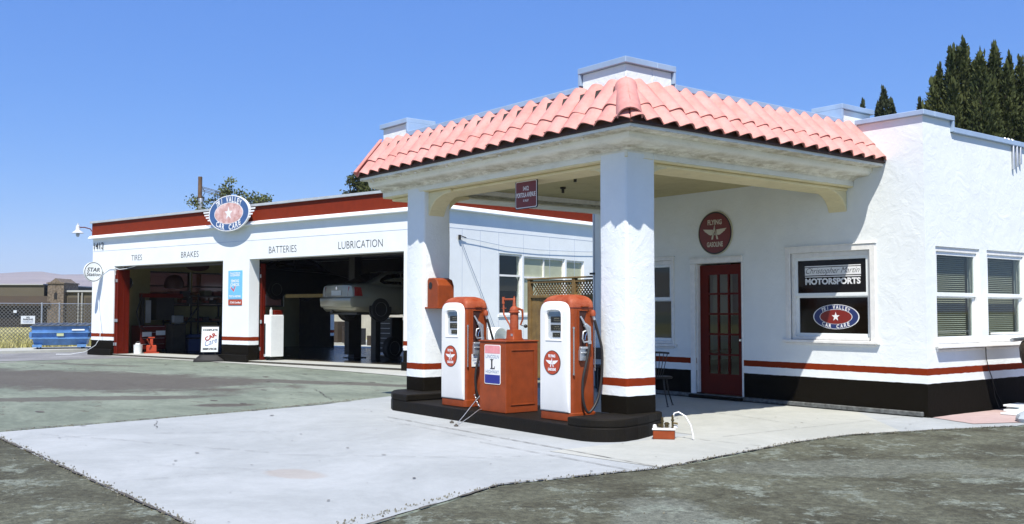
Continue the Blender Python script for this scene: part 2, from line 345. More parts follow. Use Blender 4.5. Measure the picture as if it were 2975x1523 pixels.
# ------------------------------------------------------------------ ground materials
def ground_mat(name, c_lo, c_hi, speck, patch=None, pscale=(0.5, 0.5), detail_scale=9, bump=0.004, blobs=(), blobcol=None, lo=0.42, hi=0.6, flakes=None):
    m = bpy.data.materials.new(name); m.use_nodes = True; MT[name] = m
    nt = m.node_tree; b = nt.nodes['Principled BSDF']; L = nt.links.new
    b.inputs['Roughness'].default_value = 0.88; b.inputs['Specular IOR Level'].default_value = 0.25
    tc = nt.nodes.new('ShaderNodeTexCoord'); mp = node(nt, 'ShaderNodeMapping'); mp.inputs['Scale'].default_value = (*pscale, 1); L(tc.outputs['Object'], mp.inputs['Vector'])
    n = node(nt, 'ShaderNodeTexNoise'); n.inputs['Scale'].default_value = 1.0; n.inputs['Detail'].default_value = 12; n.inputs['Roughness'].default_value = 0.72; n.inputs['Distortion'].default_value = 0.5; L(mp.outputs[0], n.inputs['Vector'])
    r = nt.nodes.new('ShaderNodeValToRGB'); e = r.color_ramp.elements; e[0].position = lo; e[0].color = (*c_lo, 1); e[1].position = hi; e[1].color = (*c_hi, 1)
    L(n.outputs['Fac'], r.inputs['Fac']); out = r.outputs['Color']
    if blobs:
        acc = None
        wob = node(nt, 'ShaderNodeTexNoise'); wob.inputs['Scale'].default_value = 0.9; wob.inputs['Detail'].default_value = 10; wob.inputs['Roughness'].default_value = 0.75; L(tc.outputs['Object'], wob.inputs['Vector'])
        for (cx, cy, rx, ry, ang, st) in blobs:
            q = node(nt, 'ShaderNodeMapping', vector_type='TEXTURE'); q.inputs['Location'].default_value = (cx, cy, 0); q.inputs['Rotation'].default_value = (0, 0, ang); q.inputs['Scale'].default_value = (rx, ry, 1e3); L(tc.outputs['Object'], q.inputs['Vector'])
            ln = node(nt, 'ShaderNodeVectorMath', operation='LENGTH'); L(q.outputs[0], ln.inputs[0])
            ad = node(nt, 'ShaderNodeMath', operation='MULTIPLY_ADD'); ad.inputs[1].default_value = 1.9; L(wob.outputs['Fac'], ad.inputs[0]); L(ln.outputs['Value'], ad.inputs[2])
            mr = node(nt, 'ShaderNodeMapRange'); mr.inputs['From Min'].default_value = 1.75; mr.inputs['From Max'].default_value = 2.05; mr.inputs['To Min'].default_value = st; mr.inputs['To Max'].default_value = 0; L(ad.outputs[0], mr.inputs['Value'])
            if acc is None: acc = mr.outputs[0]
            else:
                mxn = node(nt, 'ShaderNodeMath', operation='MAXIMUM'); L(acc, mxn.inputs[0]); L(mr.outputs[0], mxn.inputs[1]); acc = mxn.outputs[0]
        mb_ = node(nt, 'ShaderNodeMix', data_type='RGBA'); L(acc, mb_.inputs['Factor']); L(out, mb_.inputs[6]); mb_.inputs[7].default_value = (*blobcol, 1); out = mb_.outputs[2]
    if flakes:
        fsc, fth, fcol, famt, fst = flakes
        fm_ = node(nt, 'ShaderNodeMapping'); fm_.inputs['Scale'].default_value = fst; fm_.inputs['Rotation'].default_value = (0, 0, 0.7); L(tc.outputs['Object'], fm_.inputs['Vector'])
        fn = node(nt, 'ShaderNodeTexNoise'); fn.inputs['Scale'].default_value = fsc; fn.inputs['Detail'].default_value = 14; fn.inputs['Roughness'].default_value = 0.8; L(fm_.outputs[0], fn.inputs['Vector'])
        fr_ = node(nt, 'ShaderNodeMapRange'); fr_.inputs['From Min'].default_value = fth; fr_.inputs['From Max'].default_value = fth+0.035; fr_.inputs['To Max'].default_value = famt; L(fn.outputs['Fac'], fr_.inputs['Value'])
        fx = node(nt, 'ShaderNodeMix', data_type='RGBA'); L(fr_.outputs[0], fx.inputs['Factor']); L(out, fx.inputs[6]); fx.inputs[7].default_value = (*fcol, 1); out = fx.outputs[2]
    # aggregate speckle at two sizes
    for sc_, amt in ((detail_scale, speck), (detail_scale*5, speck*0.8)):
        s = node(nt, 'ShaderNodeTexNoise'); s.inputs['Scale'].default_value = sc_; s.inputs['Detail'].default_value = 5; s.inputs['Roughness'].default_value = 0.7; L(tc.outputs['Object'], s.inputs['Vector'])
        mr = node(nt, 'ShaderNodeMapRange'); mr.inputs['From Min'].default_value = 0.3; mr.inputs['From Max'].default_value = 0.7; mr.inputs['To Min'].default_value = 1-amt; mr.inputs['To Max'].default_value = 1+amt; L(s.outputs['Fac'], mr.inputs['Value'])
        mx = node(nt, 'ShaderNodeMix', data_type='RGBA', blend_type='MULTIPLY'); mx.inputs['Factor'].default_value = 1; L(out, mx.inputs[6]); L(mr.outputs[0], mx.inputs[7]); out = mx.outputs[2]
    L(out, b.inputs['Base Color'])
    bn = node(nt, 'ShaderNodeTexNoise'); bn.inputs['Scale'].default_value = 45; bn.inputs['Detail'].default_value = 4; L(tc.outputs['Object'], bn.inputs['Vector'])
    bp = node(nt, 'ShaderNodeBump'); bp.inputs['Distance'].default_value = bump; bp.inputs['Strength'].default_value = 0.8; L(bn.outputs['Fac'], bp.inputs['Height']); L(bp.outputs[0], b.inputs['Normal'])
    return m
M_LOT = ground_mat('lot_asphalt', (0.140, 0.162, 0.122), (0.212, 0.24, 0.182), 0.16, pscale=(0.35, 0.8), blobs=((-23.5, 6.3, 5.6, 2.5, 0.35, 0.85), (-20.5, 9.3, 3.8, 0.5, 0.5, 0.8), (-29, 5.0, 3.2, 1.0, 0.3, 0.7), (-18.3, 4.9, 2.6, 0.5, 1.1, 0.75), (-30, 8.2, 2.6, 0.35, 0.4, 0.6), (-15.6, 6.4, 0.5, 0.25, 1.0, 0.9)), blobcol=(0.085, 0.072, 0.060), flakes=(1.1, 0.575, (0.095, 0.085, 0.060), 0.8, (1.0, 2.6, 1)))
M_DARK = ground_mat('worn_asphalt', (0.054, 0.052, 0.032), (0.120, 0.124, 0.084), 0.48, pscale=(0.9, 0.9), detail_scale=14, bump=0.008, blobs=((-4.9, 5.3, 1.0, 0.45, -0.7, 0.75), (-5.6, 8.6, 1.4, 0.5, 1.0, 0.5), (-4.3, 9.6, 1.3, 0.4, 0.6, 0.55), (-3.6, 4.5, 1.2, 0.4, 0.2, 0.4)), blobcol=(0.14, 0.15, 0.12), lo=0.40, hi=0.66, flakes=(1.9, 0.535, (0.168, 0.186, 0.146), 0.85, (1, 1, 1)))
M_CONC = ground_mat('concrete', (0.320, 0.338, 0.328), (0.378, 0.396, 0.386), 0.045, pscale=(0.5, 0.5), detail_scale=6, bump=0.002, blobs=((-8.6, 4.2, 0.35, 0.2, 0.2, 0.5), (-9.8, 6.95, 0.55, 0.2, -0.05, 0)), blobcol=(0.33, 0.28, 0.23))
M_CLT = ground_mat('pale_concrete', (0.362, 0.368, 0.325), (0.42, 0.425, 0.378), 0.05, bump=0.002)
M_CPINK = ground_mat('pink_concrete', (0.42, 0.31, 0.28), (0.47, 0.36, 0.33), 0.05, bump=0.002)
M_ROAD = ground_mat('road_surface', (0.17, 0.17, 0.165), (0.24, 0.24, 0.235), 0.1)
M_STRAW = ground_mat('dry_grass_ground', (0.28, 0.26, 0.09), (0.42, 0.38, 0.17), 0.3, detail_scale=3)
M_HILL = ground_mat('hill_slope', (0.19, 0.155, 0.145), (0.30, 0.245, 0.215), 0.05, pscale=(0.002, 0.002), detail_scale=0.01, bump=0)
M_CRACK = mat('crack_filler', (0.09, 0.08, 0.065), 0.9, var=0.3)
M_GREENW = mat('weed_leaf', (0.075, 0.062, 0.022), 0.9, col2=(0.15, 0.125, 0.05), vscale=20, spec=0.1)

# ------------------------------------------------------------------ ground
def sheet(poly, z): mb = MB(); mb.add([(x, y, z) for x, y in poly], [tuple(range(len(poly)))]); return mb
def jag(poly, amp, step=0.12, seed=1, closed=True):
    rnd = random.Random(seed); out = []; n = len(poly); w_ = 0.0
    for i in range(n if closed else n-1):
        a, b = Vector(poly[i]).to_2d(), Vector(poly[(i+1) % n]).to_2d(); d = b-a; L_ = d.length; nn = Vector((-d.y, d.x))/max(L_, 1e-6)
        k = max(1, int(L_/step))
        for j in range(k):
            w_ = w_*0.8+rnd.uniform(-1, 1)*amp*0.5; o = nn*(w_ if j else 0); p = a+d*(j/k)+o; out.append((p.x, p.y))
    return out
gm = MB(); gm.quad((-400, -300, 0), (300, -300, 0), (300, 500, 0), (-400, 500, 0)); struct('ground', gm, M_LOT)
far = MB(); far.quad((-6000, -5000, -0.6), (4000, -5000, -0.6), (4000, 6000, -0.6), (-6000, 6000, -0.6)); struct('far_ground', far, M_STRAW)
dark = jag([(-13.55, -12), (-13.55, 2.66), (-6.0, 2.66), (-6.2, 3.6), (-6.9, 5.3), (-6.70, 7.1), (-6.75, 7.7), (-6.9, 8.6), (-7.05, 9.7), (-7.08, 10.8), (-6.7, 12.2), (-6.25, 13.3), (-6.2, 24), (12, 24), (12, -12)], 0.02, 0.09, 3)
struct('asphalt_lane', sheet(dark, 0.004), M_DARK)
pad = [(-13.75, 2.62), (-6.12, 2.62), (-6.25, 3.6), (-6.93, 5.3), (-6.72, 7.1), (-6.78, 7.7), (-6.93, 8.6), (-7.08, 9.7), (-7.10, 10.8), (-6.75, 12.2), (-6.3, 13.3), (-6.25, 22), (-7.5, 22), (-7.5, 13.4), (-14.6, 13.4), (-15.6, 12.0), (-15.35, 9.4), (-15.0, 8.5), (-14.6, 7.6), (-14.3, 6.1)]
struct('concrete_pad', sheet(jag(pad, 0.010, 0.1, 5), 0.008), M_CONC)
struct('pale_pavement', sheet([(-8.25, 7.0), (-6.74, 7.1), (-6.80, 7.7), (-6.95, 8.6), (-7.10, 9.7), (-7.12, 10.8), (-6.9, 11.6), (-8.6, 13.3), (-14.4, 13.3), (-14.4, 9.4), (-8.25, 9.3)], 0.0115), M_CLT)
struct('pink_pavement', sheet(jag([(-7.5, 13.42), (-6.75, 13.1), (-6.35, 14), (-6.35, 19), (-7.5, 19)], 0.02, 0.1, 8), 0.015), M_CPINK)
# joints and cracks in the pad
jm = MB()
def crack(p, q, wd, seed, jit=0.02, z=0.0175):
    rnd = random.Random(seed); a, b = Vector((*p, 0)), Vector((*q, 0)); d = b-a; n_ = max(3, int(d.length/0.08)); nn = Vector((-d.y, d.x, 0)).normalized(); L1, L2 = [], []; o = 0
    for i in range(n_+1):
        o = o*0.85+rnd.uniform(-1, 1)*jit; w2 = wd*rnd.uniform(0.15, 1)*0.5; c = a+d*(i/n_)+nn*o+Z*z
        L1.append(c+nn*w2); L2.append(c-nn*w2)
    for i in range(n_):
        if rnd.random() < 0.12 and jit > 0.005: continue
        jm.quad(L1[i], L1[i+1], L2[i+1], L2[i])
crack((-12.3, 7.45), (-6.7, 7.10), 0.022, 1, 0.003); crack((-9.3, 6.85), (-6.75, 6.75), 0.014, 2, 0.004); crack((-12.0, 7.2), (-9.3, 7.0), 0.008, 3, 0.004)
crack((-13.4, 3.0), (-10.0, 4.6), 0.010, 4); crack((-12.4, 4.2), (-11.6, 5.6), 0.010, 5); crack((-9.8, 4.6), (-8.3, 6.1), 0.008, 6); crack((-13.8, 4.7), (-12.9, 4.4), 0.014, 11)
crack((-9.9, 3.3), (-8.9, 4.1), 0.007, 7); crack((-8.2, 11.2), (-10, 11.6), 0.01, 8, 0.004); crack((-7.9, 9.0), (-7.1, 9.1), 0.012, 9)
crack((-12.6, 3.6), (-12.9, 2.7), .008, 51); crack((-11.6, 5.6), (-11.3, 7.2), .008, 52); crack((-8.3, 6.1), (-7.9, 6.9), .008, 53); crack((-9.1, 2.7), (-8.9, 4.1), .006, 54); crack((-7.9, 9.4), (-7.8, 13.2), .010, 55, .003); crack((-10, 11.6), (-10.2, 13.2), .008, 56); crack((-17.6, 9.0), (-15.4, 8.2), 0.03, 10); crack((-13.9, 2.75), (-14.3, 5.9), 0.07, 12, 0.006); crack((-14.35, 6.3), (-14.9, 8.3), 0.10, 13, 0.01)
for a_, b_, k_ in (((-13.6, 2.63), (-6.2, 2.63), 31), ((-6.2, 3.6), (-6.93, 5.3), 32), ((-6.93, 5.3), (-6.72, 7.1), 33), ((-6.72, 7.1), (-7.06, 9.7), 34), ((-7.06, 9.7), (-7.06, 10.8), 35), ((-7.06, 10.8), (-6.3, 13.3), 36)): crack(a_, b_, 0.045, k_, 0.006)
struct('ground_cracks', jm, M_CRACK)
rnd = random.Random(21); sp = MB()
for i in range(70):
    x, y = rnd.uniform(-14, -6.8), rnd.uniform(2.8, 13)
    if -14 < x < -8.2 and 7.8 < y < 9.3: continue
    r_ = rnd.uniform(0.004, 0.016)*(1 if rnd.random() < .93 else 2); a = rnd.uniform(0, 3)
    sp.disc((x, y, 0.0185), (math.cos(a), math.sin(a), 0), (-math.sin(a), math.cos(a), 0), r_*rnd.uniform(1, 2), r_, n=7)
for i in range(60): 
    x, y = rnd.uniform(-32, -15), rnd.uniform(3, 13); r_ = rnd.uniform(0.01, 0.06); sp.disc((x, y, 0.005), X, Y, r_*2.5, r_, n=8)
struct('oil_spots', sp, M_CRACK)
# gravel crumbs and weeds along the pad edges
gr = MB(); wd = MB(); rnd = random.Random(5)
edges = [((-13.6, 2.64), (-6.1, 2.64)), ((-6.1, 2.7), (-6.93, 5.3)), ((-6.93, 5.3), (-6.72, 7.1)), ((-6.72, 7.1), (-7.08, 9.7)), ((-7.08, 9.7), (-7.08, 10.8)), ((-7.08, 10.8), (-6.3, 13.3)), ((-13.8, 2.8), (-14.35, 6.1)), ((-14.35, 6.1), (-15.2, 8.8))]
for a, b in edges:
    a, b = Vector((*a, 0)), Vector((*b, 0)); d = b-a; nn = Vector((-d.y, d.x, 0)).normalized()
    for i in range(int(d.length*60)):
        p = a+d*rnd.random()+nn*rnd.gauss(0, 0.035); s = rnd.uniform(0.003, 0.011)
        gr.add([p+Vector((s, 0, .012)), p+Vector((-s*.6, s, .012)), p+Vector((-s*.6, -s, .012)), p+Vector((0, 0, .014+s*1.2))], [(0, 1, 2), (0, 1, 3), (1, 2, 3), (2, 0, 3)])
    for i in range(int(d.length*22)):
        if rnd.random() < 0.5+.4*math.sin(i*.13): continue
        p = a+d*rnd.random()+nn*rnd.gauss(0, 0.02)
        for k in range(4):
            a_ = rnd.uniform(0, 6.28); h = rnd.uniform(0.004, 0.016); q = Vector((math.cos(a_), math.sin(a_), 0))
            wd.add([p+q.cross(Z)*0.003, p-q.cross(Z)*0.003, p+q*h*0.7+Z*(h+.008)], [(0, 1, 2)])
for i in range(240):
    x, y = rnd.uniform(-6.6, -1), rnd.uniform(2, 12)
    if i % 2: x, y = rnd.uniform(-13, -5), rnd.uniform(0.8, 2.5)
    p = Vector((x, y, 0)); s = rnd.uniform(0.003, 0.012)
    gr.add([p+Vector((s, 0, .005)), p+Vector((-s*.6, s, .005)), p+Vector((-s*.6, -s, .005)), p+Vector((0, 0, .006+s))], [(0, 1, 2), (0, 1, 3), (1, 2, 3), (2, 0, 3)])
struct('gravel', gr, mat('gravel_stone', (0.14, 0.13, 0.09), 0.9, var=0.6, vscale=30), kind='stuff')
struct('weeds', wd, M_GREENW, kind='stuff')
# garage apron, road, verge, field
struct('garage_apron', sheet([(-32.1, 17.92), (-27.7, 17.85), (-24.5, 17.75), (-21.5, 17.45), (-19, 17.1), (-16.2, 16.6), (-16.2, 18.25), (-32.1, 18.25)], 0.010), M_CLT, frame='G')
struct('road', sheet([(-33.2, -40), (-39.3, -40), (-39.3, 9.5), (-42.5, 60), (-34.5, 60), (-33.2, 9)], 0.006), M_ROAD)
struct('road_marking', sheet([(-32.6, 3.5), (-32.85, 3.5), (-32.5, 6.9), (-32.25, 6.9)], 0.010), M_CLT)
kb = MB(); kb.extr([(-39.3, -40, 0), (-41.6, -40, 0), (-41.6, 6, 0), (-43.6, 14, 0), (-46, 60, 0), (-42.5, 60, 0), (-39.3, 9.5, 0)], (0, 0, 0.1)); struct('sidewalk', kb, M_CLT)
fm = MB(); fm.extr([(-41.7, -60, 0), (-99, -60, 0), (-99, 90, 0), (-46.1, 60, 0), (-43.7, 14, 0), (-41.7, 6, 0)], (0, 0, 0.08)); struct('dry_field', fm, M_STRAW)
gs = MB(); rnd = random.Random(9)
for i in range(16000):
    t = rnd.random()**2; x = -41.9-t*22; y = rnd.uniform(4, 20+t*14); h = rnd.uniform(0.12, 0.42); a_ = rnd.uniform(0, 6.28); q = Vector((math.cos(a_), math.sin(a_), 0)); p = Vector((x-0.15*max(0, y-6), y, 0.07))
    gs.add([p+q.cross(Z)*0.02, p-q.cross(Z)*0.02, p+q*h*0.35+Z*h], [(0, 1, 2)])
struct('tall_dry_grass', gs, mat('dry_grass_blade', (0.34, 0.32, 0.10), 0.9, col2=(0.50, 0.46, 0.22), vscale=1.5), kind='stuff')
# hills
hm = MB(); nx, ny = 160, 14; hv = []
def hgt(u): return 112+13*math.sin(u*19+0.6)+7*math.sin(u*47+2)+3.5*math.sin(u*111)+1.5*math.sin(u*260)
from mathutils import noise as mn
for j in range(ny):
    for i in range(nx):
        u = i/(nx-1); ang = R(51.8+27-8)+(u-0.5)*R(150); t = j/(ny-1); d = 2300+800*t
        z = hgt(u*2.2)*(math.sin(min(t*1.15, 1)*math.pi/2))*(1+0.35*(t-1)*mn.noise(Vector((u*38, t*5, 0)))) - 4 + (1-t)*t*34*mn.noise(Vector((u*60, t*8, 4)))
        hv.append((-math.sin(ang)*d, math.cos(ang)*d, z))
hm.add(hv, [(j*nx+i, j*nx+i+1, (j+1)*nx+i+1, (j+1)*nx+i) for j in range(ny-1) for i in range(nx-1)])
struct('hills', hm, M_HILL, smooth=60)

# ================================================================== SERVICE STATION (office + canopy)
st = thing('service_station', 'white stucco filling station office whose canopy has pink roof tiles', 'building', (-11, 13.38, 0))
YW = 13.38; XR = -7.54; XL = -14.38
wb = MB()
winL = (-9.82, -8.41, 1.06, 2.42); winM = (-13.3, -12.36, 0.92, 2.42); door = (-11.80, -10.80, 0.08, 2.33)
wall(wb, 'y', YW, YW+0.2, XL, XR, 0, 4.30, [winL, winM, (door[0], door[1], -1, door[3])])
wr1, wr2 = (13.66, 14.93, 1.03, 2.44), (15.15, 16.42, 1.03, 2.44)
wall(wb, 'x', XR, XR-0.2, YW+0.2, 14.14, 0, 4.30, [wr1]); wall(wb, 'x', XR, XR-0.2, 14.14, 20, 0, 4.13, [wr1, wr2])
wall(wb, 'x', XL, XL+0.2, YW+.2, 20, 0, 4.13); wall(wb, 'y', 20, 19.8, XL, XR, 0, 4.13, [(-13, -9, 1.2, 2.6)])
part(st, 'wall', wb, M_WALL)
rf = MB(); rf.box(XL+.2, XR-.2, YW+.2, 19.8, 3.72, 3.82); part(st, 'flat_roof', rf, M_INT)
fl = MB(); fl.box(XL+.2, XR-.2, YW+.2, 19.8, 0.02, 0.08); fl.box(XL+.2, XR-.2, 17.2, 17.25, 0.09, 3.7); part(st, 'office_interior', fl, M_INT)
# metal flashing caps
cp = MB()
cp.box(-8.6, XR+.05, YW-.05, YW+.25, 4.302, 4.375); cp.box(XL-.05, -9.3, YW-.05, YW+.25, 4.302, 4.375)
cp.box(XR-.25, XR+.052, YW+.252, 14.19, 4.302, 4.376); cp.box(XR-.25, XR+.05, 14.142, 14.19, 4.14, 4.30); cp.box(XR-.25, XR+.05, 14.192, 20.05, 4.132, 4.21)
cp.box(XL-.05, XL+.25, YW+.26, 20.05, 4.132, 4.205)
part(st, 'parapet_flashing', cp, M_FLASH, bev=0.006)
sl_ = MB(); sl_.box(-12.2, -7.60, YW-0.055, YW-.001, 0.02, 0.085); sl_.box(-14.3, -12.2, YW-0.055, YW-.001, 0.02, 0.085); part(st, 'base_ledge', sl_, mat('painted_ledge', (0.05, 0.05, 0.045), 0.6, col2=(0.16, 0.17, 0.16), vscale=14), bev=0.01)

# canopy: beams + parapet
bm_ = MB()
bm_.box(XL, -8.66, 8.58, 9.06, 3.37, 4.30)
bm_.box(-9.14, -8.66, 9.06, YW-.001, 3.37, 4.30)
bm_.box(XL, XL+.48, 9.06, YW-.001, 3.44, 4.30)
bm_.box(-8.97, -8.66, YW+.26, 14.0, 4.14, 4.3)
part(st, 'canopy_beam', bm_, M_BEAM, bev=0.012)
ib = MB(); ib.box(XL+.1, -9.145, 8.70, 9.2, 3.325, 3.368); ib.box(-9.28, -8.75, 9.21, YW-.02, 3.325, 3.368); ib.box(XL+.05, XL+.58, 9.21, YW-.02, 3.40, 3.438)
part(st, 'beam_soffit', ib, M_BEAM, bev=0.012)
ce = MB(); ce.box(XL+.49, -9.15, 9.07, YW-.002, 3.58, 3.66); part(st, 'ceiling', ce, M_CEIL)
tr = MB(); tr.box(XL+.485, XL+.56, 9.2, YW-.01, 3.50, 3.578); part(st, 'ceiling_trim', tr, M_TRIM)
z0, z1 = 4.302, 4.53
for bxs in (((-9.45, -8.665, 8.585, 9.05), (-9.12, -8.665, 9.05, 9.40)), ((XL+.003, -13.62, 8.585, 9.05),), ((-9.12, -8.665, 13.10, 13.86),)):
    pb = MB()
    for q_ in bxs: pb.box(*q_, z0, z1)
    part(st, 'parapet_block', pb, M_WALL, bev=0.01)
cf = MB()
def capx(x0, x1, y0, y1, z, t=0.075, o=0.045): cf.box(x0-o, x1+o, y0-o, y1+o, z, z+t)
capx(-13.55, -9.52, 8.585, 9.05, 4.302); capx(-9.12, -8.665, 9.47, 13.04, 4.3025)
capx(-9.45, -8.665, 8.585, 9.0499, z1+.001); cf.box(-9.165, -8.62, 9.0955, 9.44, z1+.001, z1+.0755)
capx(XL, -13.62, 8.585, 9.05, z1+.001); capx(-9.12, -8.665, 13.10, 13.86, z1+.001)
for x0, x1, y0, y1 in ((-9.495, -9.452, 8.545, 9.09), (-13.618, -13.57, 8.545, 9.09), (-9.16, -8.625, 9.402, 9.44), (-9.16, -8.625, 13.055, 13.098)): cf.box(x0, x1, y0, y1, 4.38, z1)
part(st, 'canopy_flashing', cf, M_FLASH, bev=0.005)
# cornice sweep
prof = [(0.0, 3.675), (.50, 3.675), (.505, 3.65), (.50, 3.632), (.48, 3.628), (.34, 3.632), (.325, 3.625), (.318, 3.60), (.31, 3.57), (.29, 3.545), (.26, 3.53), (.20, 3.518), (.07, 3.515), (.05, 3.508), (.03, 3.485), (.012, 3.475), (.0, 3.47)]
cn = MB(); rings = []
N1 = 40
for k in range(N1+1):
    x = XL+0.0+( -8.66-XL)*k/N1
    rings.append([(x+(d if k == N1 else 0), 8.58-d*.85, z + 0.006*mn.noise(Vector((x*2.3, d*9, z*7)))) for d, z in prof])
for k in range(1, 34):
    y = 8.58+(YW-.002-8.58)*k/33
    rings.append([(-8.66+d, y, z+0.006*mn.noise(Vector((y*2.3, d*9, z*7+5)))) for d, z in prof])
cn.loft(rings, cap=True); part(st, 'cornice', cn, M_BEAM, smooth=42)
nb = MB()
for k in range(13): x = -14.1+k*0.42; nb = MB(); nb.box(x-.02, x+.02, 8.58-.36, 8.58-.33, 3.60, 3.627); part(st, 'soffit_nub', nb, M_TRIM, bev=0.008)

# columns
for i, (cx0, cy0) in enumerate(((-13.62, 8.58), (-9.14, 8.58))):
    c = MB(); x0, x1, y0, y1 = cx0, cx0+.50-(0.02 if i else 0), cy0-.002, cy0+.50
    rr = 0.035; ring = []
    for (cx, cy, a0) in ((x1-rr, y0+rr, -90), (x1-rr, y1-rr, 0), (x0+rr, y1-rr, 90), (x0+rr, y0+rr, 180)):
        for a in (0, 30, 60, 90): ring.append((cx+rr*math.cos(R(a0+a)), cy+rr*math.sin(R(a0+a))))
    rings = []
    for k in range(30):
        z = 0.26+(3.44-.26)*k/29
        rings.append([(px+0.006*mn.noise(Vector((px*3, py*3, z*1.7+i*9))), py+0.006*mn.noise(Vector((px*3+4, py*3, z*1.7+i*9))), z) for px, py in ring])
    c.loft(rings); part(st, 'column', c, M_COLM, smooth=50)
# corbel brackets
def bracket(o, out, wid, L_, H_, w_):
    """o: inner top corner (at column/wall, under beam); out: direction away; wid: width direction"""
    o, out, wid = Vector(o), Vector(out), Vector(wid); b = MB()
    prof_ = [(0, 0), (L_, 0), (L_, -.05), (L_*.93, -.06)] + [(L_*.90*(1-math.sin(t))+.02, -H_*(1-math.cos(t))-.06) for t in [k*math.pi/2/9 for k in range(1, 9)]] + [(.02, -H_-.02), (0, -H_-.04)]
    b.extr([o+out*a+Z*h for a, h in prof_], wid*w_); return b
part(st, 'bracket', bracket((-13.13, 8.66, 3.37), X, Y, 0.62, 0.34, 0.30), M_BEAM, bev=0.012)
part(st, 'bracket', bracket((-9.13, 8.72, 3.37), -X, Y, 0.36, 0.22, 0.28), M_BEAM, bev=0.012)
part(st, 'bracket', bracket((-8.76, 9.07, 3.37), Y, -X, 0.34, 0.20, 0.28), M_BEAM, bev=0.012)
part(st, 'bracket', bracket((-8.78, YW-.001, 3.37), -Y, -X, 0.46, 0.32, 0.32), M_BEAM, bev=0.012)
part(st, 'bracket', bracket((-13.2, 9.07, 3.37), Y, -X, 0.45, 0.32, 0.30), M_BEAM, bev=0.012)
# tiles
M_TILE = None
def tile_mat():
    m = bpy.data.materials.new('pink_clay_tile'); m.use_nodes = True; nt = m.node_tree; b = nt.nodes['Principled BSDF']; L = nt.links.new
    b.inputs['Roughness'].default_value = 0.6; b.inputs['Specular IOR Level'].default_value = 0.35
    tc = nt.nodes.new('ShaderNodeTexCoord')
    n = node(nt, 'ShaderNodeTexNoise'); n.inputs['Scale'].default_value = 3.4; n.inputs['Detail'].default_value = 10; n.inputs['Roughness'].default_value = .75; L(tc.outputs['Object'], n.inputs['Vector'])
    r = nt.nodes.new('ShaderNodeValToRGB'); e = r.color_ramp.elements; e[0].position = .36; e[0].color = (0.53, 0.215, 0.175, 1); e[1].position = .7; e[1].color = (0.68, 0.335, 0.285, 1); L(n.outputs['Fac'], r.inputs['Fac'])
    # weathering specks
    s = node(nt, 'ShaderNodeTexNoise'); s.inputs['Scale'].default_value = 34; s.inputs['Detail'].default_value = 3; L(tc.outputs['Object'], s.inputs['Vector'])
    q = node(nt, 'ShaderNodeMapRange'); q.inputs['From Min'].default_value = .70; q.inputs['From Max'].default_value = .76; q.inputs['To Max'].default_value = .5; L(s.outputs['Fac'], q.inputs['Value'])
    mx = node(nt, 'ShaderNodeMix', data_type='RGBA'); L(q.outputs[0], mx.inputs['Factor']); L(r.outputs['Color'], mx.inputs[6]); mx.inputs[7].default_value = (0.26, 0.10, 0.06, 1); L(mx.outputs[2], b.inputs['Base Color'])
    bp = node(nt, 'ShaderNodeBump'); bp.inputs['Distance'].default_value = .002; L(s.outputs['Fac'], bp.inputs['Height']); L(bp.outputs[0], b.inputs['Normal'])
    return m
M_TILE = tile_mat()
rnd = random.Random(31); tm = MB()
def wave(p):  # p in tile units
    f = p % 1.0
    u = 0.5-0.5*math.cos(2*math.pi*f); return 0.074*u**0.68
def course(side, s0, s1, n, t0, t1, lift):
    per = (s1-s0)/n; K = 14; T = 6
    sl_n = Vector((0, -.64, .45)).normalized()  # outward normal of the slope (depth,z)
    for i in range(n):
        jt = rnd.uniform(-.018, .018); jl = rnd.uniform(-.004, .004)+(.007 if i % 3 == 0 else 0); js = rnd.uniform(-.004, .004); top = rnd.uniform(-.02, .02) if t1 > .8 else 0
        P = [[], []]
        for sh in (0, 1):
            for b_ in range(T+1):
                t = t0+jt+(t1+top-t0-jt)*b_/T; row = []
                for a_ in range(K+1):
                    s = s0+(i+a_/K*(.975 if i % 3 == 2 else 1))*per+js; h = wave(a_/K)*(1.0-0.12*t)+lift*(1-t*.6)+jl - (0.016 if sh else 0)
                    dep = 0.555*(1-t); z = 3.715+0.585*t
                    dep += 0.82*h; z += 0.57*h
                    if side == 'F':
                        xx = min(s, -8.66+dep-0.01); row.append((xx, 8.585-dep*.86, z))
                    else:
                        yy = max(s, 8.58-dep*.86+0.01); row.append((-8.665+dep, yy, z))
                P[sh].append(row)
        b0 = []; 
        for sh in (0, 1):
            for row in P[sh]: b0 += row
        W_ = K+1; fs = []
        for sh in (0, 1):
            o = sh*(T+1)*W_
            for b_ in range(T):
                for a_ in range(K): fs.append((o+b_*W_+a_, o+b_*W_+a_+1, o+(b_+1)*W_+a_+1, o+(b_+1)*W_+a_))
        o = (T+1)*W_
        for a_ in range(K): fs.append((a_, a_+1, o+a_+1, o+a_)); fs.append((T*W_+a_, T*W_+a_+1, o+T*W_+a_+1, o+T*W_+a_))
        for b_ in range(T): fs.append((b_*W_, (b_+1)*W_, o+(b_+1)*W_, o+b_*W_)); fs.append((b_*W_+K, (b_+1)*W_+K, o+(b_+1)*W_+K, o+b_*W_+K))
        tm.add(b0, fs)
for side, s0, s1, n in (('F', -14.36, -8.11, 20), ('R', 8.10, YW-.003, 19)):
    course(side, s0, s1, n, 0.0, 0.40, 0.0); course(side, s0, s1, n, 0.345, 1.03, 0.024)
rt = part(st, 'roof_tiles', tm, M_TILE, smooth=50)
hp = MB()
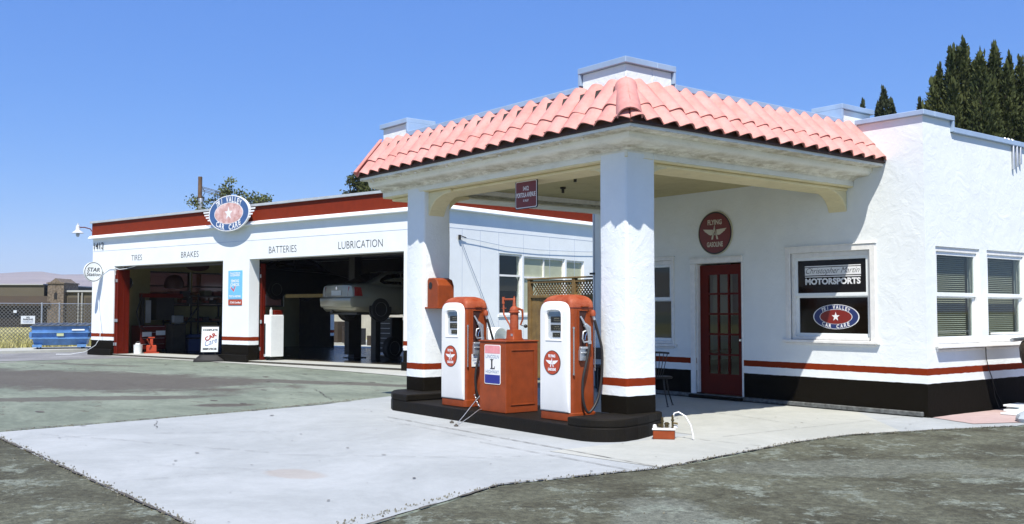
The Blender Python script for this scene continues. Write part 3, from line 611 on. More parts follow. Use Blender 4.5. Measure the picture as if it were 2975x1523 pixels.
def hipcap(t0, t1, r0, lift):
    rings = []
    for k in range(7):
        t = t0+(t1-t0)*k/6; dep = .555*(1-t); c = Vector((-8.66+dep, 8.58-dep*.86, 3.715+.585*t+lift))
        ax_ = Vector((-.555, .477, .585)).normalized(); sd = Vector((.86, 1, 0)).normalized(); up = sd.cross(ax_)
        if up.z < 0: up = -up
        ring = [c+sd*r0*math.cos(a)+up*r0*1.0*math.sin(a) for a in [math.pi*j/12 for j in range(13)]] + [c+sd*(r0-.016)*math.cos(a)+up*(r0-.016)*math.sin(a) for a in [math.pi*(12-j)/12 for j in range(13)]]
        rings.append(ring); r0 *= 0.985
    hp.loft(rings)
hipcap(.14, 1.0, .15, -.07)
part(st, 'hip_tile', hp, M_TILE, smooth=50)
rk = MB()
rk.loft([[(XL-.01+a, 8.58-.486*(1-t)-b*.7, 3.70+.585*t+b*.6) for a, b in ((0, -.02), (0, .10), (.05, .115), (.10, .10), (.10, .085), (.02, .085), (.02, -.02))] for t in [k/8 for k in range(9)]])
part(st, 'rake_tile', rk, M_TILE, smooth=40)
eb = MB(); eb.box(XL-.01, -8.12, 8.145, 8.17, 3.677, 3.775); eb.box(-8.18, -8.155, 8.17, YW-.003, 3.677, 3.775); eb.box(XL-.01, -8.115, 8.13, 8.144, 3.677, 3.70); eb.box(-8.152, -8.13, 8.145, YW-.003, 3.677, 3.70)
part(st, 'eave_board', eb, mat('brown_eave_board', (0.060, 0.026, 0.014), 0.7, var=0.3))
ul = MB(); ul.extr([(XL+.05, 8.175, 3.69), (XL+.05, 8.57, 3.69), (XL+.05, 8.57, 4.25), (XL+.05, 8.5, 4.25)], (5.6, 0, 0)); ul.extr([(-8.19, 8.7, 3.69), (-8.655, 8.7, 3.69), (-8.655, 8.7, 4.25), (-8.6, 8.7, 4.25)], (0, YW-8.71, 0))
part(st, 'roof_deck', ul, M_INTD)

# ---- windows of the office
def sash_window(par, axis, plane, u0, u1, z0, z1, outw, zmid, depth=0.09, frame_w=0.075, casing=0.0, pane=M_GLASS):
    """double hung window; outw = +1/-1 direction (along the wall normal axis) that faces outside"""
    def bx(mb, a, b, c, d, p, q):
        p, q = sorted((plane+outw*p, plane+outw*q))
        if axis == 'y': mb.box(a, b, p, q, c, d)
        else: mb.box(p, q, a, b, c, d)
    f = MB()
    bx(f, u0, u0+.05, z0, z1, -.14, -.02); bx(f, u1-.05, u1, z0, z1, -.14, -.02); bx(f, u0+.05, u1-.05, z1-.07, z1, -.14, -.02); bx(f, u0+.05, u1-.05, z0, z0+.05, -.14, -.02)
    if casing:
        bx(f, u0-casing, u0, z0-.02, z1+casing, -.02, .022); bx(f, u1, u1+casing, z0-.02, z1+casing, -.02, .022); bx(f, u0, u1, z1, z1+casing, -.02, .022)
        bx(f, u0-casing-.02, u1+casing+.02, z1+casing, z1+casing+.018, -.02, .034)
    w_ = part(par, 'window', f, M_TRIM, bev=0.004)
    s = MB()
    for (a, b, p, q) in ((z0+.05, zmid+.015, -.075, -.11), (zmid-.015, z1-.07, -.04, -.0748)):
        bx(s, u0+.05, u0+.10, a, b, p, q); bx(s, u1-.10, u1-.05, a, b, p, q); bx(s, u0+.10, u1-.10, b-.05, b, p, q); bx(s, u0+.10, u1-.10, a, a+.055, p, q)
    ss = part(w_ if False else par, 'sash', s, M_WHITE, bev=0.003)
    ss.parent = w_
    g = MB(); bx(g, u0+.10, u1-.10, z0+.10, zmid-.03, -.090, -.094); bx(g, u0+.10, u1-.10, zmid+.03, z1-.12, -.055, -.059)
    gg = part(par, 'pane', g, pane); gg.parent = w_
    si = MB(); bx(si, u0-.06-casing, u1+.06+casing, z0-.045, z0, -.10, .055); bx(si, u0-casing, u1+casing, z0-.075, z0-.047, -.02, .03)
    sw = part(par, 'sill', si, M_TRIM, bev=0.005); sw.parent = w_
    return w_
wl = sash_window(st, 'y', YW, *winL, -1, 1.75, casing=0.09, pane=M_GBLK); wl['label'] = 'window with black panes lettered in white'
sash_window(st, 'y', YW, *winM, -1, 1.72, casing=0.05)
for wr in (wr1, wr2): sash_window(st, 'x', XR, *wr, 1, 1.735)
sh = MB(); sh.box(XR-.02, XR+.10, 13.60, 16.5, .975, 1.005); sh.box(XR, XR+.03, 13.62, 16.5, .93, .974); part(st, 'sill_ledge', sh, M_TRIM, bev=.006)
bl = MB()
for (a, b) in ((13.80, 14.80), (15.28, 16.30)):
    z = 1.10
    while z < 2.3:
        for s_ in (1,):
            bl.add([(XR-.165, a, z-.010), (XR-.165, b, z-.010), (XR-.185, b, z+.006), (XR-.185, a, z+.006)], [(0, 1, 2, 3)])
        z += .030
part(st, 'blinds', bl, M_BLIND)
# lettering in the black window: upper pane text, lower pane emblem
yu = YW+.0535
t1 = MB(); t1.quad((-9.59, yu, 2.065), (-8.60, yu, 2.065), (-8.60, yu, 2.185), (-9.59, yu, 2.185)); t1.quad((-9.59, yu, 2.197), (-8.60, yu, 2.197), (-8.60, yu, 2.212), (-9.59, yu, 2.212)); t1.quad((-9.59, yu, 2.035), (-8.60, yu, 2.035), (-8.60, yu, 2.050), (-9.59, yu, 2.050))
t1.text('MOTORSPORTS', (-9.095, yu, 1.968), X, Z, .98, .10, bold=.045)
L1 = part(st, 'pane_lettering', t1, M_LWH, recalc=False)
t2 = MB(); t2.text('Christopher Martin', (-9.095, yu-.0015, 2.122), X, Z, .95, .115, shear=.45, bold=-.008); L2 = part(st, 'script_lettering', t2, M_LET, recalc=False); L1.parent = wl; L2.parent = L1
def emblem(par, sub, c, U, V, N, a, b, wing, th=0.0, mats=None, wt=None, rim=True):
    """oval TRI VALLEY CAR CARE emblem, returns base part"""
    c, U, V, N = map(Vector, (c, U, V, N)); e = 0.0016
    g1 = MB()
    if th: g1.disc(c, U, V, a*1.03, b*1.03, th, N=-N)
    else: g1.disc(c, U, V, a*1.03, b*1.03)
    p0 = part(par, sub, g1, M_LWH)
    g2 = MB(); g2.disc(c+N*e, U, V, a*.985, b*.985); g3 = MB(); g3.disc(c+N*2*e, U, V, a*.73, b*.62)
    g4 = MB(); g4.disc(c+N*3*e, U, V, a*.705, b*.59)
    pr_ = part(par, 'emblem_blue_ring', g2, mats[0]); pc = part(par, 'emblem_border', g3, M_LWH); pm = part(par, 'emblem_centre', g4, mats[1])
    g5 = MB(); cc = c+N*4*e; rs = b*.40
    pts = [cc+U*(rs*(1 if k % 2 == 0 else .40))*math.sin(k*math.pi/5)*wt+V*(rs*(1 if k % 2 == 0 else .40))*math.cos(k*math.pi/5) for k in range(10)]
    g5.add([cc]+pts, [(0, 1+k, 1+(k+1) % 10) for k in range(10)])
    g5.arctext('TRI VALLEY', c+N*4*e, U, V, a*.80, b*.80, R(137), R(43), b*.33, .68, bold=.03)
    g5.arctext('CAR CARE', c+N*4*e, U, V, a*.80, b*.80, R(-134), R(-46), b*.33, .74, bottom=True, bold=.03)
    pl = part(par, 'emblem_lettering', g5, M_LWH, recalc=False)
    pw = []
    for sgn in (-1, 1):
        g6 = MB()
        for k in range(4):
            L_ = wing*(1-.2*k); z_ = b*(.20-.155*k); x0 = a*math.sqrt(max(0, 1-(z_/b)**2))
            q = c+U*sgn*x0*.99+V*z_-N*.002
            g6.add([q, q+U*sgn*L_, q+U*sgn*(L_-.03*b)-V*b*.085, q-V*b*.085], [(0, 1, 2, 3)])
        pw.append(part(par, 'emblem_wing', g6, M_LWH, recalc=False))
    return p0, [pr_, pc, pm, pl, *pw]
p0, subs = emblem(st, 'pane_emblem', (-9.065, YW+.0885, 1.42), X, Z, -Y, .395, .185, .10, mats=(mat('navy_vinyl', (0.022, 0.035, 0.13), .4), mat('dark_red_vinyl', (0.20, 0.018, 0.010), .4)), wt=1.0)
p0.parent = wl
for s in subs: s.parent = p0

# ---- door
dm = MB(); x0, x1, zb, zt_ = door[0]+.03, door[1]-.02, 0.09, 2.30; yd = YW+.07
gx0, gx1, gz0, gz1 = x0+.17, x1-.10, .42, 2.15
wall(dm, 'y', yd, yd+.045, x0, x1, zb, zt_, [(gx0+(gx1-gx0)*i/3+.014, gx0+(gx1-gx0)*(i+1)/3-.014, gz0+(gz1-gz0)*k/5+.016, gz0+(gz1-gz0)*(k+1)/5-.016) for i in range(3) for k in range(5)])
dd = part(st, 'door', dm, M_PRED, label='dark red glazed door of fifteen lights')
dg = MB(); dg.box(gx0, gx1, yd+.02, yd+.024, gz0, gz1); q = part(st, 'pane', dg, M_GLASS); q.parent = dd
dh = MB(); dh.lathe([(0, 0), (.022, .0), (.03, -.03), (.018, -.05), (0, -.05)], (x1-.045, yd-.003, 1.02), 12, 'y'); q = part(st, 'handle', dh, M_CHR, smooth=40); q.parent = dd
df = MB(); df.box(door[0]-.11, door[0]-.0005, YW-.035, YW-.001, .06, 2.33); df.box(door[1]+.0005, door[1]+.03, YW-.02, YW-.001, .06, 2.33); df.box(door[0]-.11, door[1]+.03, YW-.035, YW-.001, 2.332, 2.42); df.box(door[0]-.13, door[1]+.05, YW-.05, YW-.001, 2.421, 2.44); df.box(door[0], x0-.001, YW, YW+.13, .1, 2.33); df.box(x1+.001, door[1], YW, YW+.13, .1, 2.33)
part(st, 'door_frame', df, M_TRIM, bev=0.006)
ds = MB(); ds.box(door[0]-.1, door[1]+.05, YW-.12, YW-.056, .016, .07); part(st, 'door_step', ds, M_BLK, bev=.01)
dbl = MB()
for k in range(46): z = 1.42+k*.0165; dbl.quad((gx0+.03, yd+.09, z), (gx0+.47, yd+.09, z), (gx0+.47, yd+.097, z+.010), (gx0+.03, yd+.097, z+.010))
q = part(st, 'door_blind', dbl, M_BLIND); q.parent = dd

# ---- ceiling lights / stub fittings
for (x, y) in ((-12.6, 11.0), (-11.4, 10.2)):
    f = MB(); f.lathe([(0, 0), (.05, 0), (.05, -.03), (.025, -.04), (.025, -.10), (0, -.10)], (x, y, 3.578), 12); part(st, 'ceiling_fixture', f, M_DK)
# conduits by the office corner
cd = thing('conduit_pipes', 'pair of tall grey conduit pipes rising from the wooden fence to the canopy', 'pipe', (-14.72, 13.75, 0))
for x in (-14.80, -14.60):
    c = MB(); c.tube([(x, 13.75, .02), (x, 13.75, 3.9)], .032, 10); part(cd, 'pipe', c, M_ALU, smooth=60)
c = MB(); c.box(-14.9, -14.5, 13.71, 13.79, 2.24, 2.28); c.box(-14.62, -14.48, 13.70, 13.82, 2.30, 2.42); part(cd, 'pipe_clamp', c, M_DK)

# ================================================================== FUEL ISLAND
isl = thing('fuel_island', 'low black painted concrete island with raised ends under the canopy columns', 'kerb', (-11, 8.6, 0))
def isl_poly():
    P_ = []
    def arc(cx, cy, r, a0, a1, n=8):
        for k in range(n+1): a = R(a0+(a1-a0)*k/n); P_.append((cx+r*math.cos(a), cy+r*math.sin(a)))
    P_ += [(-13.70, 8.46), (-13.62, 8.34), (-13.40, 8.17), (-13.12, 8.03), (-8.85, 7.845)]; arc(-8.72, 8.24, .40, 275, 355); P_ += [(-8.36, 8.45), (-8.47, 8.75), (-8.60, 9.02), (-8.64, 9.16), (-8.70, 9.2), (-13.6, 9.2), (-13.74, 9.1)]
    return P_
IP = isl_poly()
b_ = MB(); b_.extr([(x, y, -0.02) for x, y in IP], (0, 0, .19)); part(isl, 'base_slab', b_, M_ISL, bev=0.018, bseg=2)
def clip(poly, f):
    out = []
    for i in range(len(poly)):
        a, b = poly[i], poly[(i+1) % len(poly)]; fa, fb = f(a), f(b)
        if fa >= 0: out.append(a)
        if fa*fb < 0: t = fa/(fa-fb); out.append((a[0]+(b[0]-a[0])*t, a[1]+(b[1]-a[1])*t))
    return out
for f in (lambda p: -12.71-p[0], lambda p: p[0]+8.93):
    q = [(-11+(x+11)*.9995, 8.6+(y-8.6)*.999) for x, y in IP]
    b_ = MB(); b_.extr([(x, y, .168) for x, y in clip(q, f)], (0, 0, .10)); part(isl, 'raised_end', b_, M_ISL, bev=0.018, bseg=2)

# ================================================================== FUEL PUMPS
def flying(mb_l, c, U, V, w_):
    """winged A emblem of overall width w_"""
    c, U, V = map(Vector, (c, U, V)); k = w_/2.0; P = lambda x, y: c+U*x*k+V*y*k
    A = [(-.30, -.44), (-.14, -.44), (-.07, -.14), (.07, -.14), (.14, -.44), (.30, -.44), (.03, .46), (-.03, .46)]
    mb_l.add([P(*p) for p in ((-.30, -.44), (-.15, -.44), (-.02, .05), (0, .25), (-.03, .48))], [(0, 1, 2, 3, 4)])
    mb_l.add([P(*p) for p in ((.30, -.44), (.15, -.44), (.02, .05), (0, .25), (.03, .48), (-.03, .48))], [(0, 1, 2, 3, 4, 5)])
    mb_l.add([P(*p) for p in ((-.16, -.16), (.16, -.16), (.13, -.05), (-.13, -.05))], [(0, 1, 2, 3)])
    for s in (-1, 1):
        W = [(.13, .20), (1.0, .26), (.84, .12), (.86, .10), (.68, .02), (.69, 0), (.52, -.09), (.52, -.11), (.36, -.16), (.18, -.14), (.16, .02)]
        mb_l.add([P(s*x, y) for x, y in W], [tuple(range(len(W)))])
def roundrect(x0, x1, y0, y1, r, n=5):
    out = []
    for cx, cy, a0 in ((x1-r, y0+r, -90), (x1-r, y1-r, 0), (x0+r, y1-r, 90), (x0+r, y0+r, 180)):
        for k in range(n+1): a = R(a0+90*k/n); out.append((cx+r*math.cos(a), cy+r*math.sin(a)))
    return out
def make_pump(bx_, by_, label, g):
    t = thing('fuel_pump', label, 'fuel pump', (bx_, by_, .172), group=g); x0, x1, y0, y1 = bx_-.285, bx_+.285, by_-.20, by_+.20; zb = .172
    m = MB(); rings = []
    for z, s in ((zb+.10, 0), (zb+1.36, 0.002), (zb+1.40, .004), (zb+1.44, .012), (zb+1.47, .03), (zb+1.50, .065), (zb+1.52, .115), (zb+1.533, .175), (zb+1.538, .197)):
        rings.append([(bx_+(px-bx_)*(1-s/.35), by_+(py-by_)*(1-s/.35) if s < .18 else by_+(py-by_)*(1-s/.3), z) for px, py in roundrect(x0, x1, y0, y1, .055)])
    m.loft(rings[:2]); part(t, 'body', m, M_PUMP, smooth=45); m = MB(); m.loft(rings[1:]); part(t, 'domed_cap', m, M_FADE, smooth=45)
    m = MB(); m.loft([[(px, py, z) for px, py in roundrect(x0-.016, x1+.016, y0-.02, y1+.016, .06)] for z in (zb, zb+.10)]); part(t, 'plinth', m, M_PUMP, smooth=45, bev=.006)
    m = MB(); m.loft([[(px, py, z) for px, py in roundrect(x0-.004, x1+.004, y0-.004, y1+.004, .058)] for z in (zb+1.372, zb+1.380)]); part(t, 'cap_seam', m, mat('dark_red_seam', (0.13, 0.02, 0.008), 0.5), smooth=45)
    m = MB(); m.obox((x1+.012, by_+.02, zb+1.392), X, Y, Z, .014, .055, .009); part(t, 'drip_ledge', m, M_PUMP, bev=.003)
    # white front panel with opening
    N_ = 48; pw, ph = .272, 1.47; outer, inner = [], []
    px0, px1, pz0, pz1 = bx_-pw, bx_+pw, zb+.105, zb+1.455
    wx0, wx1, wz0, wz1 = bx_-.135, bx_+.135, zb+.985, zb+1.345
    def arch(x0_, x1_, z0_, z1_, r, rise, n):
        out = []; cx = (x0_+x1_)/2; hw = (x1_-x0_)/2
        for k in range(n): # start bottom left, clockwise
            out.append(None)
        pts = [(x0_, z0_)] + [(x0_, z0_+(z1_-r-z0_)*k/8) for k in range(1, 9)]
        for k in range(1, 17):
            a = math.pi-math.pi*k/17; e_ = 0.52
            pts.append((cx+hw*math.copysign(abs(math.cos(a))**e_, math.cos(a)), z1_-r+r*abs(math.sin(a))**(e_+.25)))
        pts += [(x1_, z0_+(z1_-r-z0_)*k/8) for k in range(8, 0, -1)] + [(x1_, z0_)]
        pts += [(x1_+(x0_-x1_)*k/6, z0_) for k in range(1, 6)]
        return pts
    o_ = arch(px0, px1, pz0, pz1, .17, 0, 0); i_ = arch(wx0, wx1, wz0, wz1, .07, 0, 0)
    m = MB(); f_ = y0-.032; bk = y0+.0
    yb = lambda x: 0
    m.loft([[(x, y0-.001, z) for x, z in o_], [(x, f_+.010, z) for x, z in o_], [(bx_+(x-bx_)*.965, f_+.002, zb+.7+(z-zb-.7)*.985) for x, z in o_], [(bx_+(x-bx_)*.93, f_, zb+.7+(z-zb-.7)*.975) for x, z in o_],
            [(bx_+(x-bx_)*1.16, f_-.001, (wz0+wz1)/2+(z-(wz0+wz1)/2)*1.12) for x, z in i_], [(bx_+(x-bx_)*1.08, f_-.010, (wz0+wz1)/2+(z-(wz0+wz1)/2)*1.06) for x, z in i_], [(x, f_, z) for x, z in i_], [(x, y0-.0015, z) for x, z in i_]], cap=False)
    fp = part(t, 'front_panel', m, M_PWH, smooth=35)
    m = MB(); m.add([(x, y0-.003, z) for x, z in i_], [tuple(range(len(i_)))])
    ds_ = part(t, 'dial_face', m, mat('dial_enamel', (0.62, 0.66, 0.68), 0.35)); 
    m = MB(); m.quad((wx0+.002, y0-.005, wz1-.105), (wx1-.002, y0-.005, wz1-.105), (wx1-.01, y0-.005, wz1-.02), (wx0+.01, y0-.005, wz1-.02)); m.quad((wx0+.04, y0-.005, wz1-.09), (wx1-.04, y0-.005, wz1-.09), (wx1-.08, y0-.0052, wz1-.07), (wx0+.08, y0-.0052, wz1-.07))
    q = part(t, 'dial_header', m, mat('dial_blue', (0.20, 0.28, 0.34), 0.4), recalc=False); q.parent = ds_
    m = MB(); w2 = MB()
    for (a, b, c, d, n1, n2) in ((.055, .0, .10, .062, '000', 'THIS SALE'), (.055, -.10, .10, .062, 'GALLONS', '0 0 0'), (.065, -.188, .064, .042, '3 1 9', '')):
        zc = wz0+.245+b-.0; xc = bx_+.02
        m.box(xc-.105 if n2 else xc-.07, xc+.108 if n2 else xc+.07, y0-.009, y0-.004, zc-d/2-.006, zc+d/2+.006)
        w2.text(n1, (xc+.01, y0-.0098, zc+(.014 if n2 else 0)), X, Z, .09 if n2 else .07, .014, bold=.0)
        if n2: w2.text(n2, (xc+.01, y0-.0098, zc-.014), X, Z, .11, .011, bold=.0)
    q = part(t, 'counter', m, M_LET, label='black number counters'); q.parent = ds_
    q2 = part(t, 'counter_digits', w2, mat('cream_digits', (0.40, 0.37, 0.25), .5), recalc=False); q2.parent = ds_
    m = MB(); m.box(wx0, wx1, y0-.012, y0-.010, wz0+.01, wz1-.035); q = part(t, 'dial_glass', m, glass('dial_glass_clear', (.95, .95, .95), .02, -.03)); q.parent = fp
    # emblem disc
    zc = zb+.70; m = MB(); m.disc((bx_-.03, f_-.004, zc), X, Z, .158, .150, .006, N=Y); eb_ = part(t, 'emblem_disc', m, M_LET)
    m = MB(); m.disc((bx_-.03, f_-.0055, zc), X, Z, .150, .142); q = part(t, 'emblem_field', m, M_SRED); q.parent = eb_
    m = MB(); flying(m, (bx_-.03, f_-.0072, zc), X, Z, .235); m.text('FLYING', (bx_-.03, f_-.0072, zc+.082), X, Z, .13, .036, bold=.05); m.text('GASOLINE', (bx_-.03, f_-.0072, zc-.082), X, Z, .15, .036, bold=.05)
    q = part(t, 'emblem_lettering', m, M_LWH, recalc=False); q.parent = eb_
    # side: chrome bar, dark panel for the recess, nozzle, bracket, hose
    m = MB(); m.tube([(x1+.014, y0+.03, zb+.57), (x1+.014, y0+.03, zb+1.13)], .0085, 10); m.lathe([(0, -.012), (.014, -.012), (.014, .012), (0, .018)], (x1+.014, y0+.03, zb+1.13), 10); m.lathe([(0, -.015), (.013, -.01), (.013, .01), (0, .012)], (x1+.014, y0+.03, zb+.57), 10)
    part(t, 'chrome_bar', m, M_CHR, smooth=50)
    m = MB(); m.tube([(x1+.010, y1-.02, zb+.60), (x1+.010, y1-.02, zb+1.10)], .008, 10); part(t, 'chrome_bar', m, M_CHR, smooth=50)
    ya, yb_ = y0+.125, y0+.255
    m = MB(); m.extr([(x1+.004, ya, zb+.86), (x1+.004, yb_-.02, zb+.86), (x1+.004, yb_-.01, zb+1.12), (x1+.004, yb_-.045, zb+1.22), (x1+.004, yb_, zb+1.335), (x1+.004, ya, zb+1.335)], (-.02, 0, 0)); rc = part(t, 'recess_shade_panel', m, mat('recess_shade', (0.035, 0.007, 0.004), 0.7))  # flat dark panel, the shade of a recess put into its colour
    m = MB()
    for (a, b, c, d) in ((ya-.012, yb_+.012, zb+1.335, zb+1.35), (ya-.012, ya, zb+.86, zb+1.335)): m.box(x1-.01, x1+.014, a, b, c, d)
    q = part(t, 'recess_rim', m, M_PUMP, bev=.003); q.parent = rc
    nz = MB(); xn = x1+.035
    nz.tube([(xn-.015, ya+.01, zb+1.27), (xn, ya+.035, zb+1.22), (xn+.01, ya+.065, zb+1.165)], [.012, .013, .017], 10)
    nz.tube([(xn+.01, ya+.06, zb+1.17), (xn+.018, ya+.105, zb+1.13), (xn+.018, ya+.12, zb+1.05), (xn+.018, ya+.125, zb+.97)], [.026, .036, .026, .021], 12)
    nz.lathe([(0, -.016), (.034, -.012), (.034, .012), (0, .016)], (xn+.018, ya+.10, zb+1.115), 14, 'x')
    nz.tube([(xn+.018, ya+.125, zb+.97), (xn+.018, ya+.13, zb+.935)], .026, 12)
    nz.tube([(xn+.012, ya+.105, zb+1.10), (xn+.008, ya+.035, zb+1.08), (xn+.008, ya+.02, zb+1.0), (xn+.012, ya+.04, zb+.955), (xn+.016, ya+.115, zb+.96)], .011, 8)
    nn = part(t, 'nozzle', nz, M_ALU, smooth=50)
    m = MB(); m.tube([(xn+.014, ya+.09, zb+1.07), (xn+.012, ya+.065, zb+1.03), (xn+.014, ya+.055, zb+.98)], .006, 6); q = part(t, 'nozzle_trigger', m, M_CHR, smooth=50); q.parent = nn
    m = MB(); m.obox((x1+.020, ya+.045, zb+.815), X, Y, Z, .02, .055, .085); m.obox((x1+.046, ya+.045, zb+.885), X, Y, Z, .012, .06, .014); m.obox((x1+.046, ya+.045, zb+.825), X, Y, Z, .010, .05, .008); part(t, 'nozzle_bracket', m, M_ALU, bev=.005)
    m = MB(); m.lathe([(0, .05), (.020, .045), (.032, .02), (.034, -.01), (.028, -.03), (0, -.03)], (x1+.04, y1-.075, zb+1.30), 14); m.obox((x1+.01, y1-.07, zb+1.30), X, Y, Z, .03, .022, .025); hc = part(t, 'hose_cap', m, M_FADE, smooth=50)
    m = MB(); m.tube([(x1+.042, y1-.075, zb+1.272), (x1+.048, y1-.062, zb+1.225)], .018, 10); q = part(t, 'hose_fitting', m, M_ALU, smooth=50); q.parent = hc
    m = MB(); P0 = Vector((x1+.048, y1-.062, zb+1.23)); pts = []
    # hose falls from the cap, loops low and comes back up to the nozzle
    ctrl = [P0, Vector((x1+.065, y1-.01, zb+1.05)), Vector((x1+.085, y1+.03, zb+.85)), Vector((x1+.09, y1+.02, zb+.55)), Vector((x1+.095, y1-.05, zb+.27)), Vector((x1+.09, y0+.23, zb+.115)), Vector((x1+.075, y0+.17, zb+.14)), Vector((x1+.062, y0+.13, zb+.30)), Vector((x1+.060, y0+.135, zb+.50)), Vector((xn+.03, y0+.19, zb+.72)), Vector((xn+.018, ya+.13, zb+.94))]
    n_ = len(ctrl)
    for i in range(n_-1):
        a, b, c, d = ctrl[max(i-1, 0)], ctrl[i], ctrl[i+1], ctrl[min(i+2, n_-1)]
        for k in range(5):
            u = k/5; pts.append(0.5*((2*b)+(c-a)*u+(2*a-5*b+4*c-d)*u*u+(3*b-a-3*c+d)*u**3))
    pts.append(ctrl[-1]); m.tube(pts, .0165, 10); part(t, 'hose', m, M_RUB, smooth=60)
    return t
gp = 'red fuel pumps with white front panels on the island'
p2 = make_pump(-9.42, 8.30, 'red and white fuel pump beside the nearer column, right of the red cabinet', gp)
p1 = copy_tree(p2); p1.location = (-11.70, 8.36, .172); p1['label'] = 'red and white fuel pump left of the red cabinet, with a small white notice'
# notice plate on the far pump's side
m = MB(); x_ = -9.42+.285+.006; m.box(x_, x_+.004, 8.20, 8.37, .172+.56, .172+.735)
BASE[p1.name] = Vector((-9.42, 8.30, .172)); nt_ = part(p1, 'notice_plate', m, M_WHITE, label='small white notice plate')
m = MB(); m.text('THIS DEVICE', (x_+.0055, 8.285, .88), Y, Z, .13, .013); m.text('RESTRICTED TO', (x_+.0055, 8.285, .855), Y, Z, .14, .012); m.text('CONTAINS', (x_+.0055, 8.285, .82), Y, Z, .14, .022, bold=.02); m.text('LEAD', (x_+.0055, 8.285, .78), Y, Z, .09, .026, bold=.03)
q = part(p1, 'notice_lettering', m, M_LBL, recalc=False); q.parent = nt_

# ================================================================== CABINET, HAND PUMP
cb = thing('red_cabinet', 'rust red metal cabinet with a recessed side panel between the two fuel pumps', 'cabinet', (-10.66, 8.32, .172))
x0, x1, y0, y1, z0, z1 = -10.95, -10.37, 8.06, 8.60, .173, 1.10
m = MB(); m.box(x0, x1, y0, y1, z0, z1); part(cb, 'body', m, M_FADE if False else M_PUMP, bev=.008, bseg=2)
m = MB(); m.box(x0-.012, x1+.012, y0-.012, y1+.012, z1+.0, z1+.018); part(cb, 'lid', m, M_PUMP, bev=.005)
m = MB()
for (a, b, c, d) in ((y0+.075, y1-.06, z1-.115, z1-.10), (y0+.075, y1-.06, z0+.10, z0+.115), (y0+.075, y0+.088, z0+.115, z1-.115), (y1-.073, y1-.06, z0+.115, z1-.115)): m.box(x1+.0005, x1+.010, a, b, c, d)
part(cb, 'side_panel_moulding', m, M_PUMP, bev=.003)
ls = thing('highway_sign', 'small enamel LINCOLN L HIGHWAY plate in pink, white and navy on the red cabinet', 'sign', (-10.64, y0, .57))
U, N = X, -Y; xc, zc, ys = -10.655, .80, y0-.006; hw, hh = .175, .26
def rr_plate(mb_, xc, y, zc, hw, hh, r, th, z_lo=None, z_hi=None):
    p = [(xc+a, zc+b) for a, b in roundrect(-hw, hw, -hh, hh, r)]
    if z_lo is not None: p = clip(clip(p, lambda q: q[1]-z_lo), lambda q: z_hi-q[1])
    mb_.extr([(a, y, b) for a, b in p], (0, th, 0))
m = MB(); rr_plate(m, xc, ys, zc, hw, hh, .025, .004); part(ls, 'plate', m, M_PWH)
m = MB(); rr_plate(m, xc, ys-.0015, zc, hw-.01, hh-.01, .02, .001, zc+.145, zc+.3); part(ls, 'pink_band', m, M_PINK)
m = MB(); rr_plate(m, xc, ys-.0015, zc, hw-.01, hh-.01, .02, .001, zc-.3, zc-.135); part(ls, 'navy_band', m, mat('deep_blue_enamel', (0.02, 0.025, 0.22), .35))
m = MB(); yy = ys-.0025
m.text('LINCOLN', (xc, yy, zc+.105), X, Z, .29, .045); m.text('HIGHWAY', (xc, yy, zc-.095), X, Z, .29, .045); part(ls, 'blue_lettering', m, mat('pale_blue_lettering', (0.22, 0.30, 0.42), .5), recalc=False)
m = MB(); sp_ = lambda a: [(xc+x*.85, yy, zc+.005+z*.86) for x, z in a]
m.add(sp_([(-.055, .075), (.03, .075), (.03, .068), (.005, .060), (.005, -.06), (.045, -.06), (.060, -.03), (.067, -.03), (.062, -.075), (-.055, -.075), (-.055, -.068), (-.030, -.060), (-.030, .060), (-.055, .068)]), [tuple(range(14))]); part(ls, 'letter', m, M_LET)
# hand pump on the cabinet
hpump = thing('hand_oil_pump', 'old red hand cranked oil pump standing on top of the red cabinet', 'hand pump', (-10.60, 8.38, z1+.018))
hx, hy, hz = -10.60, 8.38, z1+.0185
m = MB(); m.loft([[(hx+px, hy+py, z) for px, py in roundrect(-a, a, -a, a, .02, 3)] for z, a in ((hz, .095), (hz+.012, .095), (hz+.03, .082), (hz+.13, .078), (hz+.14, .07))]); part(hpump, 'base', m, M_PUMP, smooth=40)
m = MB(); m.lathe([(0, .12), (.058, .12), (.058, .36), (.075, .365), (.078, .378), (.06, .385), (.062, .41), (.045, .44), (.024, .455), (.019, .50), (.014, .565), (.010, .57), (.009, .59), (0, .59)], (hx, hy, hz), 18); part(hpump, 'barrel', m, M_FADE, smooth=35)
dU = Vector((-.99, -.1, 0)).normalized()
m = MB(); a = Vector((hx, hy, hz+.545)); b = a+dU*.21; m.tube([a, b], .014, 8); m.tube([b+Z*.035, b-Z*.06], .020, 10); m.tube([b-Z*.05, b-Z*.20+dU*-.005, b-Z*.27+dU*-.06, b-Z*.34-dU*.12, b-Z*.42-dU*.155, b-Z*.50-dU*.158], .0115, 8); m.tube([b-Z*.12+dU*.03, b-Z*.12-dU*.05], .007, 6)
part(hpump, 'outlet_pipe', m, M_FADE, smooth=50)
m = MB(); c = Vector((hx, hy, 0)); s_ = Vector((.55, .83, 0)); m.tube([c+s_*.05+Z*(hz+.42), c+s_*.11+Z*(hz+.40), c+s_*.115+Z*(hz+.28), c+s_*.085+Z*(hz+.20)], [.02, .018, .012, .012], 8); part(hpump, 'crank_arm', m, M_PUMP, smooth=50)
m = MB(); m.tube([c+s_*.085+Z*(hz+.20), c+s_*.14+Z*(hz+.185)], .006, 6); m.lathe([(0, -.026), (.02, -.018), (.026, 0), (.02, .018), (0, .026)], c+s_*.155+Z*(hz+.185), 12); part(hpump, 'crank_knob', m, M_LET, smooth=60)
